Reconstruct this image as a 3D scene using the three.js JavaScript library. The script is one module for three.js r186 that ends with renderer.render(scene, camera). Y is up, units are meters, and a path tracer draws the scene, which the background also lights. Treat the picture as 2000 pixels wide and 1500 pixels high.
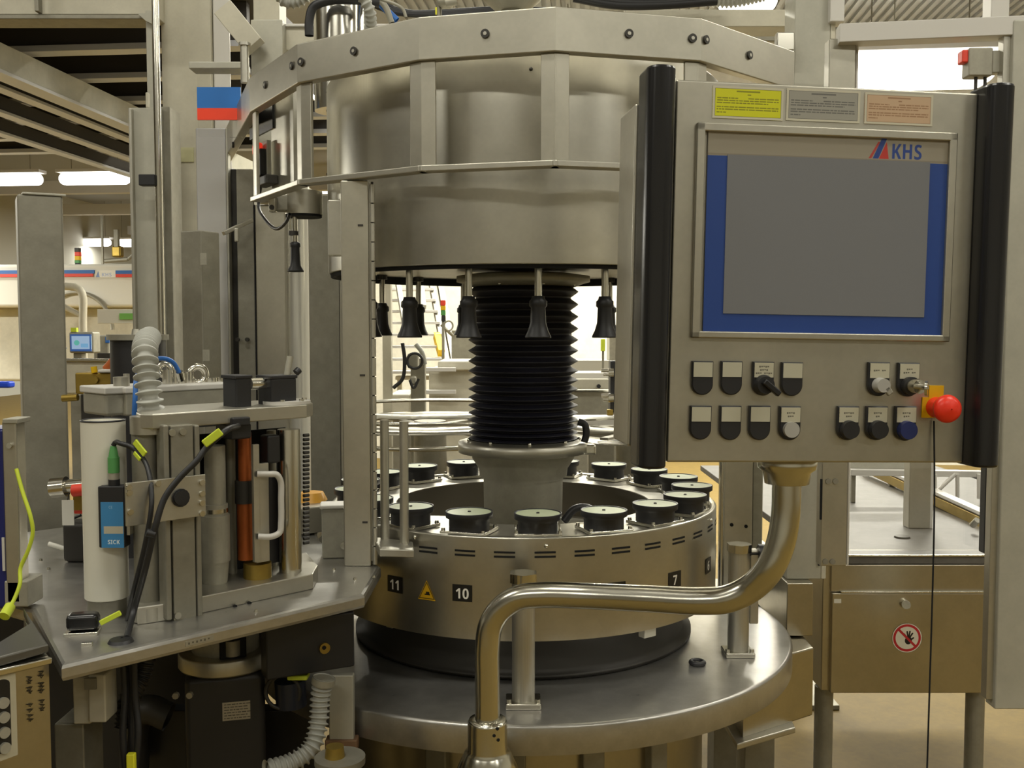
import * as THREE from 'three';
import { RoundedBoxGeometry } from 'three/addons/geometries/RoundedBoxGeometry.js';
import { mergeGeometries } from 'three/addons/utils/BufferGeometryUtils.js';
import { RectAreaLightUniformsLib } from 'three/addons/lights/RectAreaLightUniformsLib.js';
RectAreaLightUniformsLib.init();

// ---------------------------------------------------------------- camera, light, exposure
const scene = new THREE.Scene();
const FOCAL = 1950, EYE = 1.6, PITCH = Math.atan(0.0564);
const camera = new THREE.PerspectiveCamera(2 * Math.atan(750 / FOCAL) * 180 / Math.PI, 4 / 3, 0.05, 120);
camera.position.set(0, EYE, 0); camera.rotation.x = -PITCH;
scene.add(camera);
const renderer = new THREE.WebGLRenderer({ antialias: true });
renderer.toneMapping = THREE.LinearToneMapping;
renderer.toneMappingExposure = 1.0;
renderer.shadowMap.enabled = true;
scene.background = new THREE.Color(0x0a0a0b);
const LAMP_COLOR = new THREE.Color().setRGB(1, 0.968, 0.84), LAMP_POWER = 44, GLOW = 5;
const HALL = 5.3 * Math.PI / 180;                       // the hall's long axis is turned this much from the lens

// ---------------------------------------------------------------- helpers
let seed = 7;
const rnd = () => { seed = (seed * 1664525 + 1013904223) % 4294967296; return seed / 4294967296; };
const V = (x, y, z) => new THREE.Vector3(x, y, z);
const ray = (px, py) => {
  const cx = (px - 1000) / FOCAL, cy = (750 - py) / FOCAL, c = Math.cos(PITCH), s = Math.sin(PITCH);
  return V(cx, cy * c - s, -cy * s - c);
};
const at = (px, py, d) => { const r = ray(px, py); return r.multiplyScalar(d / -r.z).add(V(0, EYE, 0)); };
const onLevel = (px, py, y) => { const r = ray(px, py); return r.multiplyScalar((y - EYE) / r.y).add(V(0, EYE, 0)); };
const hallAt = (px, py, w) => {                          // hall axes: u right, y up, w forward
  const r = ray(px, py), u = r.x * Math.cos(HALL) + r.z * Math.sin(HALL), f = r.x * Math.sin(HALL) - r.z * Math.cos(HALL);
  const k = w / f; return { u: u * k, y: EYE + r.y * k, w };
};
const box = (x, y, z, w, h, d, r = 0.003, ry = 0) => {
  const rr = Math.min(r, w / 3, h / 3, d / 3);
  const g = rr > 0.0008 ? new RoundedBoxGeometry(w, h, d, 1, rr) : new THREE.BoxGeometry(w, h, d);
  if (ry) g.rotateY(ry);
  return g.translate(x, y, z);
};
const span = (x0, x1, y0, y1, z0, z1, r) => box((x0 + x1) / 2, (y0 + y1) / 2, (z0 + z1) / 2, Math.abs(x1 - x0), Math.abs(y1 - y0), Math.abs(z1 - z0), r);
// an upright box whose front face covers a picture rectangle at distance d, t thick
const pbox = (x0, y0, x1, y1, d, t, r) => {
  const ym = (y0 + y1) / 2, xm = (x0 + x1) / 2;
  return span(at(x0, ym, d).x, at(x1, ym, d).x, at(xm, y1, d).y, at(xm, y0, d).y, -d, -d - t, r);
};
const post = (x0, x1, yTop, yRef, d, t, foot = 0, r) => span(at(x0, yRef, d).x, at(x1, yRef, d).x, foot, at((x0 + x1) / 2, yTop, d).y, -d, -d - t, r);
const cyl = (x, y, z, r0, r1, h, seg = 28) => new THREE.CylinderGeometry(r1, r0, h, seg).translate(x, y + h / 2, z);   // r0 below, r1 above
const rod = (a, b, r, seg = 14, r2 = r) => {
  const l = a.distanceTo(b), g = new THREE.CylinderGeometry(r2, r, l, seg);
  g.applyQuaternion(new THREE.Quaternion().setFromUnitVectors(V(0, 1, 0), b.clone().sub(a).normalize()));
  const m = a.clone().add(b).multiplyScalar(0.5); return g.translate(m.x, m.y, m.z);
};
const bar = (a, b, w, h, r = 0.002) => {                  // square section between two points, h is upright
  const l = a.distanceTo(b), d = b.clone().sub(a).normalize(), g = new RoundedBoxGeometry(l, h, w, 1, Math.min(r, w / 3, h / 3));
  const side = new THREE.Vector3().crossVectors(d, V(0, 1, 0)).normalize(), up = new THREE.Vector3().crossVectors(side, d);
  const m = a.clone().add(b).multiplyScalar(0.5);
  return g.applyMatrix4(new THREE.Matrix4().makeBasis(d, up, side).setPosition(m));
};
const tube = (pts, r, n = 48, seg = 12, closed = false) => new THREE.TubeGeometry(new THREE.CatmullRomCurve3(pts, closed, 'centripetal'), n, r, seg, closed);
const lathe = (prof, x, y, z, seg = 64) => new THREE.LatheGeometry(prof.map(([r, h]) => new THREE.Vector2(r, h)), seg).translate(x, y, z);
const hose = (pts, r, amp, pitch, seg = 20) => {          // corrugated hose
  const c = new THREE.CatmullRomCurve3(pts, false, 'centripetal'), L = c.getLength(), n = Math.round(L / pitch) * 6;
  const fr = c.computeFrenetFrames(n, false), pos = [], idx = [], uv = [];
  for (let i = 0; i <= n; i++) {
    const p = c.getPointAt(i / n), ph = i % 6, q = r + (ph < 2 ? amp : ph === 2 || ph === 5 ? -amp * 0.6 : -amp);
    for (let j = 0; j <= seg; j++) {
      const a = j / seg * Math.PI * 2, v = fr.normals[i].clone().multiplyScalar(Math.cos(a)).addScaledVector(fr.binormals[i], Math.sin(a));
      pos.push(p.x + v.x * q, p.y + v.y * q, p.z + v.z * q); uv.push(i / n, j / seg);
      if (i < n && j < seg) { const k = i * (seg + 1) + j; idx.push(k, k + 1, k + seg + 1, k + 1, k + seg + 2, k + seg + 1); }
    }
  }
  const g = new THREE.BufferGeometry();
  g.setAttribute('position', new THREE.Float32BufferAttribute(pos, 3)); g.setAttribute('uv', new THREE.Float32BufferAttribute(uv, 2));
  g.setIndex(idx); g.computeVertexNormals(); return g;
};
const slabXZ = (pts, y0, y1, bevel = 0.003) => {          // a flat plate with an outline seen from above: [[x, z], ...]
  const s = new THREE.Shape(pts.map(([x, z]) => new THREE.Vector2(x, -z)));
  const g = new THREE.ExtrudeGeometry(s, { depth: y1 - y0 - 2 * bevel, bevelEnabled: bevel > 0, bevelSize: bevel, bevelThickness: bevel, bevelOffset: -bevel, bevelSegments: 2, curveSegments: 24 });
  return g.rotateX(-Math.PI / 2).translate(0, y0 + bevel, 0);
};
const hexBolt = (p, n, r = 0.006, h = 0.005) => rod(p, p.clone().addScaledVector(n, h), r, 6);
const keep = g => { g.userData.keepUV = true; return g; };
// a vertical plane in the room, laid through two points: boxes on it follow its direction
class Face {
  constructor(a, b) { this.o = a.clone(); this.dir = V(b.x - a.x, 0, b.z - a.z).normalize(); this.n = V(-this.dir.z, 0, this.dir.x); this.ry = Math.atan2(-this.dir.z, this.dir.x); }
  pt(px, py, off = 0) {
    const r = ray(px, py), e = V(0, EYE, 0), o = this.o.clone().addScaledVector(this.n, -off);
    const t = o.clone().sub(e).dot(this.n) / r.dot(this.n); return e.addScaledVector(r, t);
  }
  box(x0, y0, x1, y1, off, t, r) {
    const ym = (y0 + y1) / 2, xm = (x0 + x1) / 2, a = this.pt(x0, ym, off), b = this.pt(x1, ym, off);
    const yb = this.pt(xm, y1, off).y, yt = this.pt(xm, y0, off).y, m = a.clone().add(b).multiplyScalar(0.5).addScaledVector(this.n, -t / 2);
    return box(m.x, (yb + yt) / 2, m.z, Math.hypot(a.x - b.x, a.z - b.z), yt - yb, t, r, this.ry);
  }
  cyl(px, y0, y1, off, r0, r1 = r0, seg = 24) {
    const a = this.pt(px, y0, off), b = this.pt(px, y1, off); return cyl((a.x + b.x) / 2, b.y, (a.z + b.z) / 2, r0, r1, a.y - b.y, seg);
  }
}
// geometry in one mesh: same attributes, uv in metres by the side a face looks to
function join(list) {
  const out = (Array.isArray(list) ? list : [list]).map(g0 => {
    const g = g0.index ? g0.toNonIndexed() : g0.clone();
    for (const k of Object.keys(g.attributes)) if (!['position', 'normal', 'uv'].includes(k)) g.deleteAttribute(k);
    const p = g.attributes.position, n = g.attributes.normal;
    if (!g0.userData.keepUV) {
      const uv = new Float32Array(p.count * 2);
      for (let i = 0; i < p.count; i++) {
        const ax = Math.abs(n.getX(i)), ay = Math.abs(n.getY(i)), az = Math.abs(n.getZ(i)), x = p.getX(i), y = p.getY(i), z = p.getZ(i);
        uv[2 * i] = ay > ax && ay > az ? x : ax > az ? z : x; uv[2 * i + 1] = ay > ax && ay > az ? z : y;
      }
      g.setAttribute('uv', new THREE.BufferAttribute(uv, 2));
    }
    g.clearGroups(); return g;
  });
  return out.length > 1 ? mergeGeometries(out, false) : out[0];
}
const APART = new Set('leg hanger slot_mark screw rivet bolt set_screw foot hole pedestal_rib tread stud rod clamp support fitting button stamp black_cable cable yellow_tag rim roller_column red_ring copper_shaft well_plate hose regulator black_hose housing lid blue_stripe red_stripe rail handrail black_guide profile lens yellow_plate standoff'.split(' '));
const taken = {};
const numbered = n => { const k = taken[n] = (taken[n] ?? -1) + 1; return k ? `${n}_${String(k).padStart(3, '0')}` : n; };
// parts: [name, geometries, material, sub-parts?, label?]; geometry in room axes, or in axes turned by rot about the origin
function mk(name, label, category, parts, opt = {}) {
  const split = l => l.flatMap(p => Array.isArray(p[1]) && p[1].length > 1 && APART.has(p[0]) ? p[1].map((g, i) => i ? [p[0], g, p[2]] : [p[0], g, p[2], p[3], p[4]]) : [p]);
  parts = split(parts).map(p => p[3] ? [p[0], p[1], p[2], split(p[3]), p[4]] : p);
  const built = parts.map(([n, g, m, sub, lab]) => ({ n, g: join(g), m, lab, sub: (sub || []).map(([a, b, c]) => ({ n: a, g: join(b), m: c })) }));
  const bb = new THREE.Box3();
  for (const p of built) for (const q of [p, ...p.sub]) { q.g.computeBoundingBox(); bb.union(q.g.boundingBox); }
  const base = opt.matrix ? V(0, 0, 0) : V((bb.min.x + bb.max.x) / 2, bb.min.y, (bb.min.z + bb.max.z) / 2);
  const mesh = q => { q.g.translate(-base.x, -base.y, -base.z); const o = new THREE.Mesh(q.g, q.m); o.name = q.n; if (q.lab) o.userData.label = q.lab; return o; };
  let root;
  if (built.length === 1 && !opt.group3) { root = mesh(built[0]); for (const s of built[0].sub) root.add(mesh(s)); }
  else { root = new THREE.Group(); for (const p of built) { const o = mesh(p); root.add(o); for (const s of p.sub) o.add(mesh(s)); } }
  root.name = opt.exact ? name : numbered(name);
  if (opt.matrix) { root.applyMatrix4(opt.matrix); }
  else if (opt.rot) { root.rotation.y = opt.rot; root.position.copy(base.applyAxisAngle(V(0, 1, 0), opt.rot)); }
  else root.position.copy(base);
  root.userData = opt.kind === 'structure' ? { kind: 'structure', label } : { label, category };
  if (opt.group) root.userData.group = opt.group;
  if (opt.kind && opt.kind !== 'structure') root.userData.kind = opt.kind;
  delete root.userData.undefined;
  scene.add(root); return root;
}
const hall = (name, label, cat, parts, opt = {}) => mk(name, label, cat, parts, { ...opt, rot: -HALL });
const setting = (name, label, parts, rot) => mk(name, label, null, parts, { exact: true, kind: 'structure', rot });

// ---------------------------------------------------------------- textures and materials
function noiseTex(w, h, f, srgb) {
  const d = new Uint8Array(w * h * 4);
  for (let y = 0; y < h; y++) for (let x = 0; x < w; x++) {
    const c = f(x, y), k = (y * w + x) * 4;
    for (let i = 0; i < 3; i++) d[k + i] = Math.max(0, Math.min(255, 255 * (Array.isArray(c) ? c[i] : c)));
    d[k + 3] = 255;
  }
  const t = new THREE.DataTexture(d, w, h); t.wrapS = t.wrapT = THREE.RepeatWrapping; t.magFilter = THREE.LinearFilter; t.minFilter = THREE.LinearFilter;
  if (srgb) t.colorSpace = THREE.SRGBColorSpace; t.needsUpdate = true; return t;
}
const lattice = (n) => { const a = new Float32Array(n * n); for (let i = 0; i < n * n; i++) a[i] = rnd(); return (x, y) => {   // tiling value noise
  const xi = Math.floor(x), yi = Math.floor(y), fx = x - xi, fy = y - yi, s = t => t * t * (3 - 2 * t), g = (i, j) => a[((j % n) + n) % n * n + ((i % n) + n) % n];
  const u = s(fx), v = s(fy); return (g(xi, yi) * (1 - u) + g(xi + 1, yi) * u) * (1 - v) + (g(xi, yi + 1) * (1 - u) + g(xi + 1, yi + 1) * u) * v; }; };
const n8 = lattice(8), n32 = lattice(32), n128 = lattice(128);
const brushed = noiseTex(512, 512, (x, y) => 0.88 + 0.06 * (n128(x / 128, y / 4) - 0.5) + 0.05 * (n32(x / 16, y / 16) - 0.5));
const blotch = noiseTex(512, 512, (x, y) => { const v = 0.93 + 0.05 * (n8(x / 64, y / 64) - 0.5) + 0.03 * (n32(x / 16, y / 16) - 0.5) + 0.02 * (n128(x / 4, y / 4) - 0.5); return [v, v * 0.995, v * 0.985]; }, true);
const gritty = noiseTex(512, 512, (x, y) => 0.85 + 0.05 * (n128(x / 4, y / 4) - 0.5) + 0.14 * (n32(x / 16, y / 16) - 0.5));
const worn = noiseTex(512, 512, (x, y) => { const a = n32(x / 16, y / 16), b = n128(x / 4, y / 4), c = n8(x / 64, y / 64); let v = 0.93 + 0.05 * (a - 0.5) + 0.06 * (c - 0.5) + 0.03 * (b - 0.5); return [v, v * 0.99, v * 0.97]; }, true);
const rep = (t, k, j = k) => { const c = t.clone(); c.repeat.set(k, j); c.needsUpdate = true; return c; };
const brush2 = rep(brushed, 2, 2), blotch1 = rep(blotch, 1.3), worn2 = rep(worn, 2), grit6 = rep(gritty, 6);
const L = (r, g, b) => new THREE.Color().setRGB(r, g, b);
const std = (c, rough, metal, extra = {}) => new THREE.MeshStandardMaterial({ color: c, roughness: rough, metalness: metal, ...extra });
const steelMap = { map: blotch1, roughnessMap: brush2 };
const M = {
  steel: std(L(0.60, 0.585, 0.52), 0.46, 0.9, { ...steelMap }),
  sheet: std(L(0.58, 0.56, 0.485), 0.45, 0.92, { ...steelMap }),
  drum: std(L(0.60, 0.585, 0.52), 0.36, 0.95, { ...steelMap }),
  table: std(L(0.56, 0.56, 0.55), 0.38, 0.85, { map: worn2, roughnessMap: worn2 }),
  polished: std(L(0.66, 0.64, 0.57), 0.2, 1),
  tubeSteel: std(L(0.62, 0.60, 0.52), 0.22, 1),
  dull: std(L(0.36, 0.35, 0.30), 0.6, 0.7, { map: worn2 }),
  dark: std(L(0.045, 0.042, 0.037), 0.5, 0.3),
  cast: std(L(0.42, 0.41, 0.35), 0.55, 0.35, { map: worn2 }),
  cream: std(L(0.66, 0.63, 0.52), 0.55, 0.05, { map: blotch1 }),
  painted: std(L(0.52, 0.51, 0.44), 0.5, 0.3, { map: blotch1 }),
  white: std(L(0.78, 0.76, 0.68), 0.45, 0),
  plasticWhite: std(L(0.68, 0.66, 0.57), 0.4, 0),
  black: std(L(0.016, 0.016, 0.018), 0.45, 0),
  rubber: std(L(0.012, 0.012, 0.022), 0.55, 0),
  blackGloss: std(L(0.012, 0.012, 0.013), 0.25, 0),
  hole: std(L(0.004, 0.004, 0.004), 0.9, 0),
  hoseGrey: std(L(0.40, 0.40, 0.36), 0.5, 0),
  pad: std(L(0.50, 0.56, 0.38), 0.5, 0, { map: blotch1 }),
  brass: std(L(0.42, 0.30, 0.07), 0.42, 0.8, { map: worn2 }),
  copper: std(L(0.50, 0.13, 0.03), 0.4, 0.5, { map: worn2 }),
  yellow: std(L(0.75, 0.72, 0.03), 0.5, 0),
  amber: std(L(0.75, 0.46, 0.0), 0.5, 0),
  lime: std(L(0.55, 0.65, 0.04), 0.5, 0),
  red: std(L(0.85, 0.035, 0.012), 0.35, 0),
  redMark: std(L(0.8, 0.06, 0.03), 0.45, 0),
  green: std(L(0.08, 0.28, 0.08), 0.5, 0),
  blue: std(L(0.03, 0.15, 0.50), 0.45, 0),
  blueTint: std(L(0.01, 0.015, 0.12), 0.35, 0),
  hmiBlue: std(L(0.03, 0.09, 0.36), 0.35, 0),
  screenGrey: std(L(0.195, 0.20, 0.215), 0.3, 0),
  floor: std(L(0.20, 0.132, 0.02), 0.65, 0, { map: worn2 }),
  wallWhite: std(L(0.80, 0.78, 0.68), 0.8, 0, { map: blotch1 }),
  wallGrey: std(L(0.55, 0.54, 0.48), 0.8, 0),
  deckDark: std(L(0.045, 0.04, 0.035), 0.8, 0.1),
  ceilingGrey: std(L(0.34, 0.34, 0.33), 0.7, 0.1),
  joist: std(L(0.62, 0.60, 0.56), 0.55, 0.2),
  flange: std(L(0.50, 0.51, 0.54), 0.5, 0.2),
  cabinetSteel: std(L(0.58, 0.55, 0.47), 0.34, 1, steelMap),
  pane: new THREE.MeshPhysicalMaterial({ color: 0xffffff, transmission: 1, roughness: 0.02, thickness: 0, ior: 1.5 }),
  glow: std(L(1, 1, 1), 0.6, 0, { emissive: LAMP_COLOR.clone().lerp(L(1, 1, 1), 0.6), emissiveIntensity: GLOW }),
  orangeTape: std(L(0.65, 0.33, 0.04), 0.45, 0),
};
const canvasTex = (w, h, draw) => {
  const c = document.createElement('canvas'); c.width = w; c.height = h; draw(c.getContext('2d'), w, h);
  const t = new THREE.CanvasTexture(c); t.colorSpace = THREE.SRGBColorSpace; return t;
};
const printed = (w, h, draw, rough = 0.5) => new THREE.MeshStandardMaterial({ map: canvasTex(w, h, draw), roughness: rough });
const front = (x, y, z, w, h, t = 0.0012) => keep(new THREE.BoxGeometry(w, h, t).translate(x, y, z));

// ---------------------------------------------------------------- the hall
const CEIL = 5.0;
setting('floor', 'yellow-brown coated factory floor', [['floor', span(-14, 9, -0.2, 0, 6, -34, 0), M.floor]], -HALL);
{
  const ribs = []; for (let u = -2.2; u < 8; u += 0.1) ribs.push(new THREE.BoxGeometry(0.045, 0.04, 18).translate(u, CEIL - 0.02, -6));
  setting('ceiling', 'grey ribbed ceiling deck of the hall', [['ceiling', span(-14, 9, CEIL, CEIL + 0.2, 6, -34, 0), M.ceilingGrey, [['deck_ribs', ribs, M.ceilingGrey]]]], -HALL);
  scene.getObjectByName('deck_ribs').userData.kind = 'stuff';
}
setting('wall_left', 'pale wall on the left side of the hall', [['wall_left', span(-14.2, -14, 0, CEIL, 6, -34, 0), M.wallGrey]], -HALL);
setting('wall_right', 'pale wall on the right side of the hall', [['wall_right', span(9, 9.2, 0, CEIL, 6, -34, 0), M.wallGrey]], -HALL);
setting('wall_front', 'pale wall behind the viewer', [['wall_front', span(-14, 9, 0, CEIL, 6, 6.2, 0), M.wallGrey]], -HALL);
setting('wall_far', 'pale wall at the far end of the hall', [['wall_far', span(-14, 9, 0, CEIL, -34, -34.2, 0), M.wallWhite]], -HALL);
setting('wall_back', 'bright white partition wall behind the machine', [['wall_back', span(-3.15, 9, 0, CEIL, -12, -12.2, 0), M.wallWhite]], -HALL);

function lamp(label, u, y, w, len, wide, deep = 0.09, group = 'fluorescent ceiling lamps', power = LAMP_POWER, hang = CEIL) {
  const o = hall('ceiling_lamp', label, 'lamp', [
    ['housing', span(u - len / 2 - 0.02, u + len / 2 + 0.02, y + deep, y + deep + 0.05, -w - wide / 2, -w + wide / 2, 0.004), M.joist],
    ['diffuser', new RoundedBoxGeometry(len, deep, wide, 3, Math.min(deep, wide) / 2.05).translate(u, y + deep / 2, -w), M.glow],
    ['hanger', [rod(V(u - len / 3, y + deep + 0.04, -w), V(u - len / 3, hang, -w), 0.006, 6), rod(V(u + len / 3, y + deep + 0.04, -w), V(u + len / 3, hang, -w), 0.006, 6)], M.dull]], { group });
  const l = new THREE.RectAreaLight(LAMP_COLOR, power, len, wide); l.position.set(0, -0.006, 0); l.rotation.x = -Math.PI / 2; o.add(l);
  return o;
}
// rows over the machine and the viewer (outside the frame) and down the hall
[[-4.2, -2.4], [-0.9, -2.4], [2.4, -2.4], [5.6, -2.4], [-4.2, 0.9], [-0.9, 0.9], [2.4, 0.9], [5.6, 0.9], [-0.9, 4.0], [2.4, 4.0], [5.6, 4.0], [-0.9, 7.4], [2.4, 7.4], [-0.9, 10.6], [2.4, 10.6]].forEach(([u, w], i) =>
  lamp(`fluorescent ceiling lamp over the machines outside the picture, row ${['one', 'two', 'three', 'four', 'five'][[0, 0, 0, 0, 1, 1, 1, 1, 2, 2, 2, 3, 3, 4, 4][i]]} place ${['one', 'two', 'three', 'four'][[0, 1, 2, 3, 0, 1, 2, 3, 0, 1, 2, 0, 1, 0, 1][i]]}`, u, 4.3, w, 1.5, 0.2, 0.09, undefined, w > 6 ? LAMP_POWER * 5 : LAMP_POWER));
[[-7.6, 6.165, 2.95], [-7.6, 8.645, 2.95], [-8.8, 12.5, 3.8], [-5.2, 20.6, 4.4], [-8, 22, 4.4], [-6, 29, 4.4]].forEach(([u, w, y], i) => lamp(`added unseen lamp brightening the far left bay, place ${['one', 'two', 'three', 'four', 'five', 'six'][i]}`, u, y, w, 1.5, 0.2, 0.09, undefined, LAMP_POWER * (i < 3 ? 6 : 9), i < 2 ? 3.163 : CEIL));  // lamps added out of view to brighten the left bay
{ // lamps that the picture shows
  const a = hallAt(185, 349, 16), b = hallAt(15, 351, 16), c = hallAt(130, 477, 26), d = hallAt(185, 474, 26), e = hallAt(252, 475, 26);
  const fl = (p, len, wide, label) => lamp(label, p.u, p.y - 0.1, p.w, len, wide, 0.2);
  fl(a, 1.2, 0.24, 'glowing fluorescent lamp left of the tall boxed steel column'); fl(b, 1.2, 0.24, 'glowing fluorescent lamp cut off by the left picture edge');
  fl(c, 0.5, 0.24, 'small far glowing lamp beside the left square column'); fl(d, 0.9, 0.24, 'far glowing lamp above the distant signal tower'); fl(e, 0.6, 0.24, 'far glowing lamp half hidden by the boxed column');
  const g = hallAt(1795, 140, 10); lamp('large bright lamp seen through the guard door at upper right', g.u, g.y - 0.15, 10, 1.35, 0.5, 0.3);
  const h = hallAt(1460, 2, 9); lamp('bright lamp above the cream beam at top right', h.u, h.y - 0.08, 9, 0.5, 0.2, 0.14);
}
{ // deck over the left hall; shaded webs painted dark, lit flanges painted pale
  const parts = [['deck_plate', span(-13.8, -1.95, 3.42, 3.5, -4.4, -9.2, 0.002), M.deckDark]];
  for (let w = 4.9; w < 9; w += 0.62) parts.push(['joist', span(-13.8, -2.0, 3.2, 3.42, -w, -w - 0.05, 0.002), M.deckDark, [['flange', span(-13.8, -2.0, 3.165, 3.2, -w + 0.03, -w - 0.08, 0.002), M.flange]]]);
  hall('mezzanine_deck', 'mezzanine deck at upper left, shaded webs painted dark and lit joist flanges painted pale', 'deck', parts);
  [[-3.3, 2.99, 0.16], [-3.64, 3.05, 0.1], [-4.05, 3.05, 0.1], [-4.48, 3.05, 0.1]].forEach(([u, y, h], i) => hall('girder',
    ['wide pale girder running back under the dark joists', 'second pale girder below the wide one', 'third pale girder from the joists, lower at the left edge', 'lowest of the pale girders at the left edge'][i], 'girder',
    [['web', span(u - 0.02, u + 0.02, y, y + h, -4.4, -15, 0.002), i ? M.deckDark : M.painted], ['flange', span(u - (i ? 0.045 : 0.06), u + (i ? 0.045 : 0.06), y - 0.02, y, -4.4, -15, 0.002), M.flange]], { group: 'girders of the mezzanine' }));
  [[13, 4.1], [19, 4.25], [23, 4.3], [28, 4.3]].forEach(([w, y], i) => hall('crossbeam', ['pale crossbeam above the nearest glowing lamps', 'pale crossbeam below the nearest glowing lamps', 'grey crossbeam above the far lamps', 'farthest crossbeam behind the far lamps'][i], 'beam',
    [['beam', span(-13.8, -3.5, y, y + 0.25, -w, -w - 0.2, 0.004), M.joist]], { group: 'crossbeams in the far hall' }));
}

// ---------------------------------------------------------------- far left: bright filling machine and clutter
{
  const W = 9, p = (x, y, w = W) => { const h = hallAt(x, y, w); return V(h.u, h.y, -w); };
  const hb = (x0, y0, x1, y1, w, t, r) => { const a = p(x0, (y0 + y1) / 2, w), b = p(x1, (y0 + y1) / 2, w), c = p((x0 + x1) / 2, y0, w).y, d = p((x0 + x1) / 2, y1, w).y; return span(a.x, b.x, d, c, -w, -w - t, r); };
  const stripe = hb(-120, 528, 184, 535, W - 0.012, 0.01, 0), stripeR = hb(-120, 535, 181, 541, W - 0.012, 0.01, 0);
  hall('filling_machine', 'bright white machine hood with a blue and red stripe, far left', 'machine', [
    ['hood', hb(-130, 516, 330, 600, W, 1.5, 0.03), M.white], ['housing', hb(-130, 600, 330, 745, W + 0.25, 1.2, 0.03), M.cream],
    ['blue_stripe', [stripe, hb(226, 528, 330, 535, W - 0.012, 0.01, 0)], M.blue], ['red_stripe', [stripeR, hb(226, 535, 330, 541, W - 0.012, 0.01, 0)], M.redMark],
    ['lettering', (() => { const a = p(186, 542), b = p(226, 528); return front((a.x + b.x) / 2, (a.y + b.y) / 2, -W + 0.004, b.x - a.x, b.y - a.y, 0.004); })(), printed(256, 96, (c, w, h) => { c.fillStyle = '#f4f2ea'; c.fillRect(0, 0, w, h); c.fillStyle = '#8fa6d8'; c.beginPath(); c.moveTo(10, 92); c.lineTo(44, 8); c.lineTo(60, 92); c.fill(); c.font = 'bold 70px sans-serif'; c.fillStyle = '#b9c4e4'; c.fillText('KHS', 80, 84); })],
    ['arched_door', (() => { const a = p(150, 640, W - 0.02); return new THREE.TorusGeometry(0.35, 0.02, 8, 24, Math.PI).translate(a.x, a.y - 0.02, a.z); })(), M.cast],
    ['leg', [hb(-60, 740, -30, 990, W + 0.3, 0.1), hb(200, 740, 230, 990, W + 0.3, 0.1)], M.painted]]);
  hall('handrail', 'cream bent tube handrail in front of the white machine hood', 'handrail', [
    ['rail', tube([p(60, 561, 7), p(140, 560, 7), p(154, 564, 7), p(161, 575, 7), p(162, 632, 7), V(p(162, 632, 7).x, 0, -7)], 0.028, 60), M.cream],
    ['brace', rod(p(112, 592, 7), p(158, 616, 7), 0.02), M.cream]]);
  hall('signal_tower', 'small red yellow green signal tower on the white hood', 'signal lamp', [
    ['foot', hb(146, 514, 154, 518, 9.3, 0.05), M.black], ['green_lens', hb(145.5, 508, 154.5, 514, 9.3, 0.045), M.green], ['yellow_lens', hb(145.5, 500, 154.5, 508, 9.3, 0.045), M.amber], ['red_lens', hb(145.5, 492, 154.5, 500, 9.3, 0.045), M.redMark], ['cap', hb(145, 484, 154, 492, 9.3, 0.045), M.dark]]);
  hall('wall_board', 'white sign board with a green field, far left', 'sign', [['board', hb(190, 604, 268, 632, 6.4, 0.02), M.white], ['green_field', hb(233, 612, 263, 624, 6.385, 0.012, 0), std(L(0.22, 0.55, 0.12), 0.6, 0)]]);
  const scr = printed(256, 220, (c, w, h) => { c.fillStyle = '#39609c'; c.fillRect(0, 0, w, h); c.fillStyle = '#a9c3de'; c.fillRect(18, 22, w - 36, h - 50); c.fillStyle = '#67bfae'; c.beginPath(); c.arc(80, 110, 34, 0, 7); c.fill(); c.fillStyle = '#7fb4d8'; c.fillRect(130, 120, 90, 50); });
  scr.emissive = L(0.5, 0.6, 0.8); scr.emissiveMap = scr.map; scr.emissiveIntensity = 0.5;
  hall('operator_screen', 'small blue operator screen on a grey stand, far left', 'screen', [
    ['casing', hb(134, 648, 182, 690, 5, 0.08, 0.01), M.cast], ['screen', (() => { const a = p(138, 686, 4.99), b = p(178, 653, 4.99); return front((a.x + b.x) / 2, (a.y + b.y) / 2, -4.99, b.x - a.x, b.y - a.y, 0.006); })(), scr],
    ['sticker', hb(138, 640, 149, 648, 5, 0.02, 0), M.lime], ['stand', hb(150, 690, 166, 1264, 5.02, 0.05), M.dull]]);
  hall('blue_valve', 'shiny blue valve behind the left square column', 'valve', [['body', rod(p(107, 656, 5.4), p(120, 684, 5.4), 0.03), M.blue], ['stem', hb(112, 684, 122, 1217, 5.4, 0.05), M.black]]);
  hall('ceiling_unit', 'brass coloured dosing unit hanging far left below the lamps', 'fitting', [['pipe', hb(222, 448, 230, 482, 11, 0.05), M.dull], ['cup', hb(217, 480, 235, 502, 11, 0.1, 0.02), M.brass], ['arm', [rod(p(205, 510, 11), p(250, 506, 11), 0.025), rod(p(250, 506, 11), p(262, 495, 11), 0.02)], M.dull], ['drop_pipe', hb(197, 420, 201, 516, 11.05, 0.02), M.dull]]);
  hall('small_cabinet', 'pale grey instrument cabinet right of the small blue screen', 'cabinet', [['body', hb(188, 655, 218, 1228, 5.3, 0.2, 0.01), M.cast], ['indicator', hb(205, 658, 213, 670, 5.29, 0.02), M.blue], ['drawer_front', hb(190, 690, 216, 716, 5.29, 0.02), M.dark]]);
  hall('conveyor', 'pale conveyor side panel standing left of the brass block', 'conveyor', [['panel', hb(96, 705, 215, 770, 4.4, 0.4, 0.01), M.cream], ['rail', hb(96, 700, 215, 706, 4.38, 0.03), M.polished], ['leg', [hb(100, 770, 110, 1341, 4.45, 0.05), hb(196, 770, 206, 1341, 4.45, 0.05)], M.dull]]);
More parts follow.
